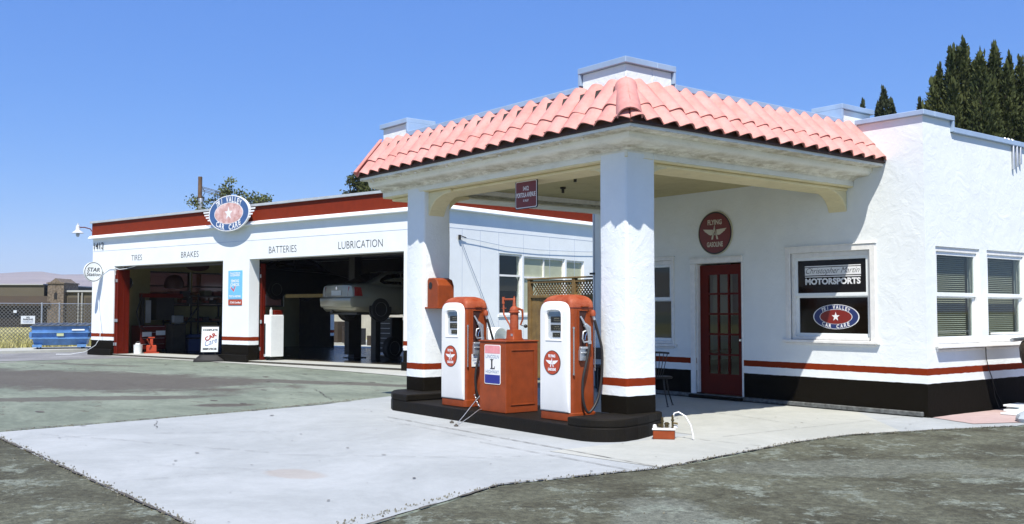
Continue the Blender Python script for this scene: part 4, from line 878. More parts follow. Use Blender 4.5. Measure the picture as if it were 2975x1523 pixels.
m = MB(); m.box(hx+.03, hx+.07, hy-.084, hy-.0805, hz+.055, hz+.085); part(hpump, 'name_plate', m, M_ALU)
ll = MB(); ll.lathe([(0, 0), (.07, 0), (.07, .012), (.02, .016), (0, .016)], (-10.80, 8.30, z1+.0185), 16); 
single('filler_cap', ll, M_PUMP, 'round flat red filler cap on the cabinet top left of the hand pump', 'cap', (-10.80, 8.30, z1+.0185), smooth=40)

# red box on far column
rb = thing('wall_box', 'red metal box with a round hole fixed to the side of the farther column', 'box', (-12.9, 8.72, 1.55))
m = MB(); pr2 = [(0, 1.56), (0, 1.98), (.03, 2.02), (.16, 2.02), (.25, 1.99), (.30, 1.90), (.30, 1.56)]
m.extr([(-13.115+.03+a*1.0, 8.62, z) for a, z in pr2], (0, .30, 0)); part(rb, 'body', m, M_PUMP, bev=.012, bseg=2)
m = MB(); m.box(-13.15, -12.775, 8.60, 8.935, 1.545, 1.57); part(rb, 'base_flange', m, M_PUMP, bev=.004)
m = MB(); m.disc((-12.99, 8.615, 1.90), X, Z, .048, .055, .006, 20, Y); part(rb, 'hole', m, M_LET)

# valve box by the near column
vb = thing('valve_box', 'small red meter box with pipe fittings on top beside the near column', 'box', (-8.12, 8.78, .012))
U = Vector((math.cos(R(40)), math.sin(R(40)), 0)); V = Vector((-U.y, U.x, 0)); c = Vector((-8.22, 8.74, 0))
m = MB(); m.obox(c+Z*.065, U, V, Z, .125, .085, .052); part(vb, 'body', m, M_PUMP, bev=.006)
m = MB(); m.obox(c+Z*.128, U, V, Z, .135, .095, .010); part(vb, 'lid', m, M_PWH, bev=.005)
m = MB(); 
for (a, b, h, r) in ((-.02, .0, .12, .014), (.03, .03, .06, .022), (.10, -.01, .15, .013), (-.05, .03, .04, .02)): m.tube([c+U*a+V*b+Z*.14, c+U*a+V*b+Z*(.14+h)], r, 8); m.lathe([(0, 0), (r*1.5, 0), (r*1.5, .015), (0, .015)], c+U*a+V*b+Z*(.14+h*.55), 8)
m.tube([c+U*.10-V*.01+Z*.20, c+U*.16-V*.01+Z*.19], .011, 8); part(vb, 'fitting', m, mat('brass_fitting', (0.10, 0.075, 0.03), .45, metal=.6), smooth=50)
m = MB(); m.lathe([(0, 0), (.025, 0), (.02, .03), (0, .035)], c-U*.11+V*.02+Z*.14, 8); m.lathe([(0, 0), (.03, 0), (.02, .03), (0, .035)], c+U*.13+V*.02+Z*.14, 8); part(vb, 'cap_nut', m, M_PWH)
m = MB(); P = [c+U*.10-V*.01+Z*.25, c+U*.12+Z*.31, c+U*.17+Z*.325, c+U*.25-V*.02+Z*.28, c+U*.31-V*.04+Z*.18, c+U*.335-V*.05+Z*.07, c+U*.34-V*.06+Z*.02]
single('white_hose', MB().tube(P, .009, 8), M_PWH, 'short white hose curving from the small red meter box to the ground', 'hose', tuple(P[-1]-Z*.01), smooth=60)

# anchored cords and chain at island
m = MB(); m.tube([(-11.10, 8.30, .46), (-11.06, 8.02, .24), (-11.04, 7.86, .10), (-11.03, 7.76, .02)], .005, 6); single('steel_cord', m, M_ALU, 'upper thin pale cord stretched from the pumps down to the pavement', 'cord', (-11.03, 7.76, 0), group='cords anchored before the island')
m = MB(); m.tube([(-10.98, 8.25, .20), (-10.86, 7.98, .19), (-10.80, 7.80, .12), (-10.78, 7.58, .02)], .004, 6); single('steel_cord', m, M_ALU, 'lower thin pale cord drooping over the island edge to the pavement', 'cord', (-10.78, 7.58, 0), group='cords anchored before the island')
for (x, y), lb in (((-11.14, 7.74), 'rusty anchor bolt at the far left cord end'), ((-10.78, 7.56), 'rusty anchor bolt at the end of the lower cord')):
    m = MB(); m.lathe([(0, 0), (.03, 0), (.028, .016), (.014, .02), (.012, .03), (0, .03)], (x, y, .012), 8); single('anchor_bolt', m, M_CRACK, lb, 'bolt', (x, y, .012))
m = MB(); a, b = Vector((-11.36, 8.28, .34)), Vector((-11.02, 8.16, .20))
for k in range(11):
    t = k/10; p = a.lerp(b, t)-Z*.05*math.sin(t*math.pi); d = (b-a).normalized(); s = (Z if k % 2 else d.cross(Z)).normalized()
    m.tube([p+d*.017*math.cos(q)+s*.010*math.sin(q) for q in [2*math.pi*j/8 for j in range(9)]], .003, 5, cap=False)
single('chain', m, M_ALU, 'short steel chain hanging between the far pump and the cabinet', 'chain', tuple(b), smooth=60)

# ================================================================== SIGNS OF THE STATION
rs = thing('round_gasoline_sign', 'round dark red FLYING A GASOLINE sign on the shaded wall above the door', 'sign', (-11.34, YW-.02, 2.85))
c = Vector((-11.34, YW-.03, 2.845)); e = .0018
m = MB(); m.disc(c, X, Z, .375, .375, .025, 64, Y); part(rs, 'disc', m, M_BLIND if False else mat('sign_edge', (0.55, 0.52, 0.36), .5))
m = MB(); m.disc(c-Y*e, X, Z, .365, .365); part(rs, 'black_border', m, M_LET)
m = MB(); m.disc(c-Y*2*e, X, Z, .340, .340); part(rs, 'field', m, M_DRED)
m = MB(); flying(m, c-Y*3*e+Z*.005, X, Z, .52); m.text('FLYING', c-Y*3*e+Z*.185, X, Z, .31, .088, bold=.03); m.text('GASOLINE', c-Y*3*e-Z*.195, X, Z, .35, .088, bold=.03); part(rs, 'lettering', m, mat('sign_cream_lettering', (0.60, 0.56, 0.44), .5), recalc=False)
ps = thing('address_sign', 'hanging dark red 1412 PORTOLA AVENUE sign below the front canopy beam', 'sign', (-10.85, 8.8, 3.1))
xc, zc, y_ = -10.85, 3.135, 8.79; hw, hh = .245, .165; hw, hh = .245, .20
m = MB(); rr_plate(m, xc, y_, zc, hw, hh, .03, .012); part(ps, 'plate', m, M_LET)
m = MB(); rr_plate(m, xc, y_-.0015, zc, hw-.012, hh-.012, .025, .001); part(ps, 'pale_border', m, M_LWH)
m = MB(); rr_plate(m, xc, y_-.003, zc, hw-.022, hh-.022, .02, .001); part(ps, 'field', m, M_DRED)
m = MB(); m.text('1412', (xc, y_-.0045, zc+.085), X, Z, .12, .062, bold=.02); m.text('PORTOLA AVENUE', (xc, y_-.0045, zc-.005), X, Z, .42, .066, bold=.02); m.text('EL VALLEY', (xc, y_-.0045, zc-.085), X, Z, .12, .030, bold=.02); part(ps, 'lettering', m, M_LWH, recalc=False)
m = MB()
for dx in (-.2, .2): m.tube([(xc+dx, y_+.006, zc+hh-.01), (xc+dx, y_+.006, zc+hh+.03)], .012, 6)
part(ps, 'hanger', m, M_DK)

# ================================================================== CHAIR, BENCH, FENCE
def spindle_chair(x, y, rz, label):
    t = thing('spindle_chair', label, 'chair', (x, y, 0.012)); z = .012
    m = MB(); m.lathe([(0, .43), (.20, .43), (.215, .445), (.20, .465), (0, .462)], (x, y, z), 24); part(t, 'seat', m, M_DK, smooth=40)
    for a in (45, 135, 225, 315):
        m = MB(); d = Vector((math.cos(R(a)), math.sin(R(a)), 0)); m.tube([Vector((x, y, z+.44))+d*.13, Vector((x, y, z+.22))+d*.17, Vector((x, y, z+.02))+d*.24], [.014, .012, .010], 8); m.lathe([(0, 0), (.022, 0), (.016, .012), (0, .014)], Vector((x, y, z))+d*.245, 8); part(t, 'leg', m, M_DK, smooth=50)
    m = MB(); pts = []
    for k in range(15): a = R(35+110*k/14); pts.append(Vector((x+.25*math.cos(a), y+.10+.14*math.sin(a), z+.82+.03*math.sin(a))))
    m.tube(pts, .016, 8); part(t, 'back_rail', m, M_DK, smooth=50)
    for k in range(1, 14, 2):
        a = R(60+60*k/14); m = MB(); m.tube([Vector((x+.19*math.cos(a), y+.19*math.sin(a)*.9, z+.46)), pts[k]], .006, 6); part(t, 'spindle', m, M_DK, smooth=50)
    t.rotation_euler = (0, 0, rz); return t
spindle_chair(-11.12, 11.72, R(-150), 'black spindle back chair in the canopy shade left of the door')
bt = thing('bench', 'dark wooden bench by the wooden fence behind the near pump', 'bench', (-14.3, 12.9, .01))
m = MB(); m.box(-15.0, -13.6, 12.75, 13.05, .46, .50); part(bt, 'seat', m, M_DWOOD, bev=.006)
m = MB(); m.box(-15.0, -13.6, 13.06, 13.09, .60, .82); part(bt, 'backrest', m, M_DWOOD, bev=.006)
for x in (-14.9, -13.7):
    for y in (12.8, 13.07): m = MB(); m.box(x-.02, x+.02, y-.02+.015, y+.02+.005, .012, .46 if y < 13 else .60); part(bt, 'leg', m, M_DK)
fe = thing('wooden_fence', 'golden brown board fence topped with a diagonal lattice strip', 'fence', (-16, 14.1, 0))
fy = 14.1; fx0, fx1 = -17.26, -14.45
for x in (fx0, -15.78, fx1-.05): m = MB(); m.box(x-.05, x+.05, fy-.045, fy+.045, 0, 2.20); part(fe, 'post', m, M_WOOD, bev=.005)
m = MB(); rnd = random.Random(3); x = fx0+.06
while x < fx1-.1:
    w_ = .135; m.box(x, x+w_-.006, fy+.0+rnd.uniform(-.01, .01), fy+.02+rnd.uniform(0, .01), .05, 1.80); x += w_
part(fe, 'board_panel', m, M_WOOD)
m = MB(); 
for (z0_, z1_) in ((1.80, 1.86), (2.12, 2.17)): m.box(fx0+.05, fx1, fy-.035, fy+.04, z0_, z1_)
m.box(fx0-.06, fx1+.0, fy-.06, fy+.06, 2.202, 2.235); part(fe, 'rail', m, M_WOOD, bev=.004)
m = MB(); x = fx0+.05
while x < fx1+.26:
    for s in (1, -1):
        a = Vector((x, fy+.010*s, 1.86)); b = Vector((x-.26*s, fy+.010*s, 2.12)) if s == 1 else Vector((x-.26, fy+.010*s, 1.86))
        if s == -1: a = Vector((x, fy+.010*s, 2.12))
        if b.x < fx0+.03: continue
        if a.x > fx1-.02: continue
        d = (b-a).normalized(); m.obox((a+b)/2, d, Y, d.cross(Y), (b-a).length/2, .005, .014)
    x += .092
part(fe, 'lattice', m, M_WOOD)

# ================================================================== GARAGE
GY = 18.2; GX0, GX1 = -33.35, -16.75; GB = 27.4
D1, D2 = (-31.93, -25.76), (-24.47, -18.1); DZ = 3.04
ga = thing('garage', 'long white two bay repair garage with a red band under its flat roof', 'building', (-25, GY, 0), 'G')
RB = (-31.2, -26.4, -1, 2.75)
SW = [(20.38, 21.36, 1.42, 3.04), (21.44, 23.34, 1.42, 3.0), (23.42, 24.3, 1.42, 2.97)]
LW = [(20.3, 22.0, 1.7, 2.98), (22.06, 24.0, 1.7, 2.98), (24.4, 26.4, 1.7, 2.98)]
m = MB()
wall(m, 'y', GY, GY+.36, GX0, GX1, 0, 4.14, [(D1[0], D1[1], -1, DZ), (D2[0], D2[1], -1, DZ)])
wall(m, 'x', GX1, GX1-.2, GY+.36, GB, 0, 4.14, SW); wall(m, 'x', GX0, GX0+.2, GY+.36, GB, 0, 4.14, LW)
wall(m, 'y', GB, GB-.2, GX0+.2, GX1-.2, 0, 4.14, [RB])
part(ga, 'wall', m, M_GAR)
m = MB(); t = .03; m.box(GX0-t, GX1+t, GY-t, GY+.02, 4.15, 4.575); m.box(GX1+.001, GX1+t, GY+.021, GB, 4.15, 4.575); m.box(GX0-t, GX0-.001, GY+.021, GB, 4.15, 4.575); part(ga, 'red_fascia', m, M_REDB)
m = MB(); 
def crown(mb):
    pf = [(.0, 4.02), (.125, 4.03), (.13, 4.05), (.085, 4.13), (.035, 4.149), (.0, 4.149)]
    rings = [[(GX0-d, GB, z) for d, z in pf], [(GX0-d, GY-d, z) for d, z in pf], [(GX1+d, GY-d, z) for d, z in pf], [(GX1+d, GB, z) for d, z in pf]]
    mb.loft(rings)
crown(m); part(ga, 'white_crown_trim', m, M_WHITE)
m = MB(); t = .09; m.box(GX0-t, GX1+t, GY-t, GY+.25, 4.576, 4.645); m.box(GX1-.2, GX1+t, GY+.251, GB, 4.576, 4.645); m.box(GX0-t, GX0+.2, GY+.251, GB, 4.576, 4.645); part(ga, 'roof_edge_cap', m, mat('pale_roof_edge', (0.50, 0.53, 0.53), .5, metal=.2, var=.08))
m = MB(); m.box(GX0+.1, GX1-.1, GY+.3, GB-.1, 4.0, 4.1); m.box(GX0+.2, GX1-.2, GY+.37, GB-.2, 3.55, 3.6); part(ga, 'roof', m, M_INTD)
m = MB(); m.box(GX0+.2, GX1-.2, GY+.001, GB-.001, .0, .06); part(ga, 'shop_floor', m, M_FLOOR); m = MB(); m.box(D1[0], D1[1], GY+.001, GY+1.25, .06, .066); m.box(D2[0], D2[1], GY+.001, GY+1.0, .06, .066); part(ga, 'sunlit_floor_paint', m, M_CLT)  # pale strips paint sunlight onto the front of the floor in both bays
for a, b in ((GX0-.08, D1[0]-.0), (D1[1]-.06, D2[0]+.02), (D2[1]+.0, GX1+.08)): m = MB(); m.box(a, b, GY-.09, GY-.001, 0.01, .22); part(ga, 'base_plinth', m, M_BLK, bev=.01)
# seams
m = MB(); m.box(GX0, GX1, GY-.004, GY-.0005, 3.586, 3.596); m.box(GX1+.0005, GX1+.004, GY, GB, 3.586, 3.596)
for y in (18.9, 19.6, 20.35, 21.4, 22.6, 23.8, 24.9): m.box(GX1+.0005, GX1+.003, y, y+.012, .75, 3.585)
part(ga, 'panel_seam', m, mat('seam_line', (0.45, 0.50, 0.58), .6))  # blue-grey strips drawn along the siding seams
# left interior lining
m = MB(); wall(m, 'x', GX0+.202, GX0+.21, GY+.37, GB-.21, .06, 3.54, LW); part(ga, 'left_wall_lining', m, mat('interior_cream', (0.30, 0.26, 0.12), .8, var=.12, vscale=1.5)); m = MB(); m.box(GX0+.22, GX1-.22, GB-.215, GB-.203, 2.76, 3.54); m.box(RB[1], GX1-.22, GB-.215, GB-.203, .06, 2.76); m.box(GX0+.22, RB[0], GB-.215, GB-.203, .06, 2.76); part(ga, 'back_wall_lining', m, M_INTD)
for i, (a, b, z0, z1) in enumerate(LW+SW):
    xo = GX0 if i < 3 else GX1; s = -1 if i < 3 else 1; m = MB()
    f = MB(); X0, X1 = sorted((xo-s*.12, xo-s*.04)); 
    f.box(X0, X1, a, a+.05, z0, z1); f.box(X0, X1, b-.05, b, z0, z1); f.box(X0, X1, a+.05, b-.05, z1-.05, z1); f.box(X0, X1, a+.05, b-.05, z0, z0+.05)
    zm = z0+(z1-z0)*(.64 if i >= 3 else .58); f.box(X0, X1, a+.05, b-.05, zm-.025, zm+.025)
    if i == 4: f.box(X0, X1, (a+b)/2-.02, (a+b)/2+.02, zm+.025, z1-.05)
    w_ = part(ga, 'window', f, M_TRIM if i >= 3 else M_DK)
    g = MB(); g.box(xo-s*.085-.002, xo-s*.085+.002, a+.05, b-.05, z0+.05, z1-.05)
    q = part(ga, 'pane', g, M_GLASS if i == 3 else (mat('frosted_pane', (0.42, 0.44, 0.30), .35, var=.06) if i > 3 else glass('dusty_glass', (0.20, 0.15, 0.14), .1, .02))); q.parent = w_
    if i >= 3:
        q = MB(); q.box(xo-.02, xo+.03, a-.05, b+.05, z0-.06, z0-.001); q = part(ga, 'sill', q, M_WHITE); q.parent = w_
        hh = MB(); hh.box(xo-.11, xo-.001, a, b, z1-.0, z1+.0); 
m = MB(); m.box(GX1-.19, GX1-.13, 20.43, 21.31, 2.05, 2.40); part(ga, 'valance', m, M_BRN)
fr = MB()
for i, (a, b, z0, z1) in enumerate(SW[1:2]): fr.box(GX1-.125, GX1-.1, a+.05, b-.05, z0+.05, z0+.98)
part(ga, 'lower_dark_pane', fr, M_INTD)
# lettering
for name, (a, b, z, h) in {'TIRES': (-30.86, -30.22, 3.29, .185), 'BRAKES': (-27.97, -27.03, 3.29, .185), 'BATTERIES': (-23.56, -22.33, 3.275, .195), 'LUBRICATION': (-20.58, -18.87, 3.285, .20)}.items():
    m = MB(); m.text(name, ((a+b)/2, GY-.004, z), X, Z, b-a, h, bold=-.012); part(ga, 'service_lettering', m, M_LET, recalc=False)
m = MB(); m.text('1412', (-32.92, GY-.03, 3.78), X, Z, .64, .22, bold=.005); o = part(ga, 'house_number', m, M_LET, recalc=False)
# folding doors
for k, (x0, y0) in enumerate(((D1[0]+.01, GY+.03), (D1[0]+.07, GY+.05), (D1[0]+.13, GY+.04), (D2[0]+.04, GY+.37))):
    m = MB(); L_ = .44 if k < 3 else .16; m.box(x0, x0+.045, y0, y0+L_, .07, DZ-.12 if k else DZ-.3); m.box(x0+.0451, x0+.06, y0, y0+.04, .07, DZ-.15-.1*k); m.box(x0+.0451, x0+.055, y0+L_*.5, y0+L_*.5+.04, .07, DZ-.15)
    d_ = part(ga, 'folding_door', m, M_PRED, label='red folded bay door leaf', bev=.004)
    m = MB(); m.obox((x0+.06, y0-.012, 1.2), X, Y, Z, .03, .012, .05); m.obox((x0+.025, y0-.012, 2.55), X, Y, Z, .02, .012, .05); m.obox((x0+.025, y0-.012, .4), X, Y, Z, .02, .012, .05); q = part(ga, 'hinge', m, M_ALU); q.parent = d_
m = MB(); m.box(D1[0], D1[1], GY+.40, GY+.46, DZ-.10, DZ-.001); m.box(D2[0], D2[1], GY+.40, GY+.46, DZ-.05, DZ-.001); part(ga, 'door_track', m, M_DK)
# barn lamp at the corner
bl_ = thing('barn_lamp', 'white enamel barn lamp on a red arm at the far left garage corner', 'lamp', (-33.6, 17.95, 4.3), 'G')
c = Vector((-33.75, 17.85, 0))
m = MB(); m.lathe([(0, 4.58), (.03, 4.58), (.03, 4.52), (.07, 4.50), (.075, 4.36), (.09, 4.33), (.20, 4.25), (.20, 4.238), (.07, 4.27), (0, 4.28)], c, 20); part(bl_, 'shade', m, mat('lamp_enamel', (.60, .62, .63), .4), smooth=50)
m = MB(); m.lathe([(0, 4.26), (.055, 4.25), (.065, 4.19), (.05, 4.13), (0, 4.10)], c, 14); part(bl_, 'bulb_jar', m, mat('jar_glass', (.38, .42, .45), .2), smooth=60)
m = MB(); m.tube([(-33.68, 17.88, 4.44), (-33.55, 17.98, 4.44), (-33.38, 18.12, 4.38), (-33.38, 18.15, 4.30)], .018, 8); part(bl_, 'arm', m, M_PRED, smooth=60)
# STAR station sign (perpendicular disc)
ss = thing('round_station_sign', 'round white STAR Station sign with black rim sticking out from the garage front', 'sign', (-32.6, 17.84, 2.85), 'G')
c = Vector((-32.6, 17.83, 2.855)); Rr = .34
m = MB(); m.disc(c, Y, Z, Rr, Rr, .05, 48, -X); part(ss, 'disc', m, M_WHITE)
m = MB(); m.ring(c+X*.002, Y, Z, Rr*.96, Rr*.96, Rr*.90, Rr*.90); part(ss, 'rim', m, M_LET)
m = MB(); m.text('STAR', c+X*.002+Z*.075, Y, Z, .46, .14, shear=.2, bold=.02); m.text('Station', c+X*.002-Z*.085, Y, Z, .50, .125, shear=.2, bold=.012); part(ss, 'lettering', m, M_LET, recalc=False)
m = MB(); m.tube([(-32.63, GY-.05, 2.855), (-32.63, GY+.0, 2.855)], .02, 8); part(ss, 'mount', m, M_DK)
# oval emblem sign
os_ = thing('oval_car_care_sign', 'large winged oval TRI VALLEY CAR CARE sign with faded red centre on the garage fascia', 'sign', (-25.18, 18.0, 4.43), 'G')
M_FADED = mat('faded_emblem_red', (0.50, 0.22, 0.18), .6, col2=(0.80, 0.60, 0.56), vscale=5)
M_FBLUE = mat('faded_emblem_blue', (0.05, 0.115, 0.27), .5, var=.12, vscale=5)
emblem(os_, 'panel', (-25.18, 17.96, 4.42), X, Z, -Y, .97, .52, .34, th=.06, mats=(M_FBLUE, M_FADED), wt=1.0)
m = MB(); 
for dx in (-.5, .5): m.box(-25.18+dx-.03, -25.18+dx+.03, 18.02, 18.165, 4.3, 4.5)
part(os_, 'mounting_bracket', m, M_DK)
# smog sign and red plate
sg = thing('smog_check_sign', 'tall light blue LICENSED SMOG CHECK sign on the pillar between the bays', 'sign', (-25.12, GY-.02, 1.9), 'G')
y_ = GY-.02; m = MB(); m.box(-25.46, -24.79, y_, GY-.003, 1.88, 2.72); part(sg, 'panel', m, mat('light_blue_panel', (.17, .50, .76), .4, var=.05))
m = MB(); y_ -= .002
for tx, z, w_, h in (('State of California', 2.65, .5, .05), ('LICENSED', 2.58, .46, .062), ('SMOG', 2.41, .38, .085), ('CHECK', 2.30, .44, .085), ('TEST & REPAIR', 1.955, .58, .062)): m.text(tx, (-25.125, y_, z), X, Z, w_, h, bold=.03)
m.add([(-25.36, y_, 2.21), (-25.17, y_, 2.07), (-25.07, y_, 2.27), (-25.13, y_, 2.27), (-25.19, y_, 2.15), (-25.32, y_, 2.26)], [tuple(range(6))]); part(sg, 'lettering', m, M_LWH, recalc=False)
m = MB(); m.add([(-25.335, y_-.002, 2.205), (-25.18, y_-.002, 2.085), (-25.09, y_-.002, 2.255), (-25.13, y_-.002, 2.255), (-25.19, y_-.002, 2.155), (-25.31, y_-.002, 2.24)], [tuple(range(6))]); part(sg, 'check_mark', m, mat('pink_red', (.55, .08, .12), .5), recalc=False)
rp = thing('certified_plate', 'small red certified plate right under the light blue sign', 'sign', (-25.12, GY-.02, 1.71), 'G')
m = MB(); m.box(-25.46, -24.79, GY-.02, GY-.003, 1.69, 1.85); part(rp, 'plate', m, M_SRED, bev=.01)
m = MB(); m.text('STAR Certified', (-25.10, GY-.022, 1.77), X, Z, .52, .06, bold=.03); part(rp, 'lettering', m, M_LWH, recalc=False)
# hose on the left pillar
m = MB(); P = [(-33.0, 18.18, 3.05), (-32.5, 18.16, 2.95), (-32.9, 18.15, 2.2), (-32.75, 18.14, 1.5), (-32.55, 18.10, .95), (-32.5, 18.05, .6), (-32.6, 17.95, .35), (-33.0, 17.8, .12), (-33.6, 17.6, .03), (-34.2, 17.4, .02)]
single('white_cable', m.tube(P[2:], .010, 6), M_WHITE, 'long thin white cable drooping down the far left garage pillar to the ground', 'cable', P[-1], 'G', smooth=60)
m = MB(); m.tube([(-32.6, 18.16, 2.85), (-32.2, 18.16, 3.0), (-31.95, 18.15, 3.02), (-31.6, 18.2, 2.92), (-31.2, 18.25, 2.95), (-30.7, 18.3, 3.03)], .010, 6); single('white_cable', m, M_WHITE, 'thin white cable looped across the top left corner of the far bay', 'cable', (-31.2, 18.25, 2.9), 'G', smooth=60)
# wires on the side wall
def wire(P, lb, r=.007, mt=None): m = MB(); m.tube(P, r, 5); single('wire', m, mt or mat('grey_wire', (.28, .34, .42), .6), lb, 'wire', P[0], 'G', smooth=60)
x = GX1+.05
wire([(x, 18.78, 3.36), (x, 19.3, 3.33), (x, 20.6, 3.22), (x, 22, 3.2), (x, 24, 3.24), (x, 25.6, 3.3)], 'sagging wire strung level along the garage side wall above the windows')
wire([(x, 18.78, 3.36), (x, 19.1, 2.8), (x, 19.6, 2.0), (x, 20.15, 1.05), (x, 20.4, .5)], 'wire slanting down the garage side wall left of the windows', .009)
m = MB(); m.box(x-.03, x+.01, 18.74, 18.80, 3.30, 3.42); m.tube([(x, 18.80, 3.40), (x, 19.0, 3.36)], .012, 6); single('wire_bracket', m, M_DK, 'small bracket high on the garage side wall where the wires start', 'bracket', (x, 18.78, 3.3), 'G')
dr = MB(); c = Vector((-16.3, 19.65, .0)); dr.loft([[(c.x-.22+.44*k, c.y+.30*math.cos(a), .80+.30*math.sin(a)) for a in [math.pi*j/12 for j in range(13)]] + [(c.x-.22+.44*k, c.y+.28*math.cos(a), .80+.28*math.sin(a)) for a in [math.pi*(12-j)/12 for j in range(13)]] for k in (0, 1)]); 
dt = thing('white_bin', 'white rounded bin with arched lid against the garage side wall behind the red cabinet', 'bin', tuple(c), 'G')
part(dt, 'lid', dr, M_WHITE, smooth=50); m = MB(); m.box(c.x-.24, c.x+.24, c.y-.31, c.y+.31, .02, .79); part(dt, 'body', m, M_WHITE, bev=.02); m = MB(); m.tube([(c.x-.3, c.y-.1, .8), (c.x-.3, c.y-.1, 1.45)], .02, 8); part(dt, 'handle_post', m, M_WHITE)

# ---- inside the garage
def gthing(n, lb, cat, b, g=None): return thing(n, lb, cat, b, 'G', g)
fr_ = gthing('refrigerator', 'white upright refrigerator cabinet on casters at the left edge of the near bay', 'cabinet', (-23.9, 18.75, .06))
x0, x1 = -24.30, -23.98
m = MB(); m.box(x0, x1, 18.62, 19.1, .17, 1.40); part(fr_, 'body', m, M_WHITE, bev=.012)
m = MB(); m.box(x0+.12, x1-.01, 18.585, 18.618, .19, 1.38); part(fr_, 'door', m, M_WHITE, bev=.008)
m = MB(); m.box(x0+.05, x0+.09, 18.59, 18.619, .25, 1.15); part(fr_, 'handle', m, M_LET)
for dx in (.06, .26): m = MB(); m.lathe([(0, -.02), (.045, -.02), (.045, .02), (0, .02)], (x0+dx, 18.70, .108), 12, 'x'); m.box(x0+dx-.02, x0+dx+.02, 18.68, 18.72, .13, .169); part(fr_, 'caster', m, M_DK)
m = MB(); m.box(-24.28, -24.0, 18.78, 19.08, 1.401, 1.54); single('red_toolbox', m, M_PRED, 'small red toolbox on top of the white refrigerator', 'toolbox', (-24.0, 19.0, 1.401), 'G', bev=.01)
m = MB(); m.lathe([(0, 0), (.045, 0), (.045, .14), (.015, .18), (.015, .22), (0, .22)], (-24.1, 18.72, 1.401), 12); single('bottle', m, mat('clear_bottle', (.5, .52, .48), .15), 'small clear bottle on top of the white refrigerator', 'bottle', (-24.13, 18.75, 1.401), 'G', smooth=40)

def wheel(par, name, cx, cy, cz, side, rr=.325, w_=.21):
    """wheel axis along x; side=+1 outer face towards +x"""
    m = MB(); m.lathe([(rr*.62, -w_/2), (rr*.93, -w_/2), (rr, -w_*.35), (rr, w_*.35), (rr*.93, w_/2), (rr*.62, w_/2)], (cx, cy, cz), 36, 'x'); ty = part(par, name, m, M_TYRE, smooth=40)
    m = MB(); m.lathe([(0, .0), (rr*.12, .0), (rr*.14, .02), (rr*.5, -.02), (rr*.6, .03), (rr*.62, .03), (rr*.64, -.1), (0, -.1)], (cx+side*w_*.40, cy, cz), 36, 'x'); q = part(par, 'rim', m, mat('alloy_rim', (.16, .16, .14), .35, metal=.7), smooth=40); q.parent = ty
    m = MB()
    for k in range(5):
        a = 2*math.pi*k/5+.3; m.disc((cx+side*(w_*.40+.034), cy+rr*.40*math.cos(a), cz+rr*.40*math.sin(a)), Y*math.cos(a)+Z*math.sin(a), Z*math.cos(a)-Y*math.sin(a), rr*.15, rr*.10, n=12)
    q = part(par, 'rim_hole', m, M_TYRE, recalc=False); q.parent = ty
    return ty
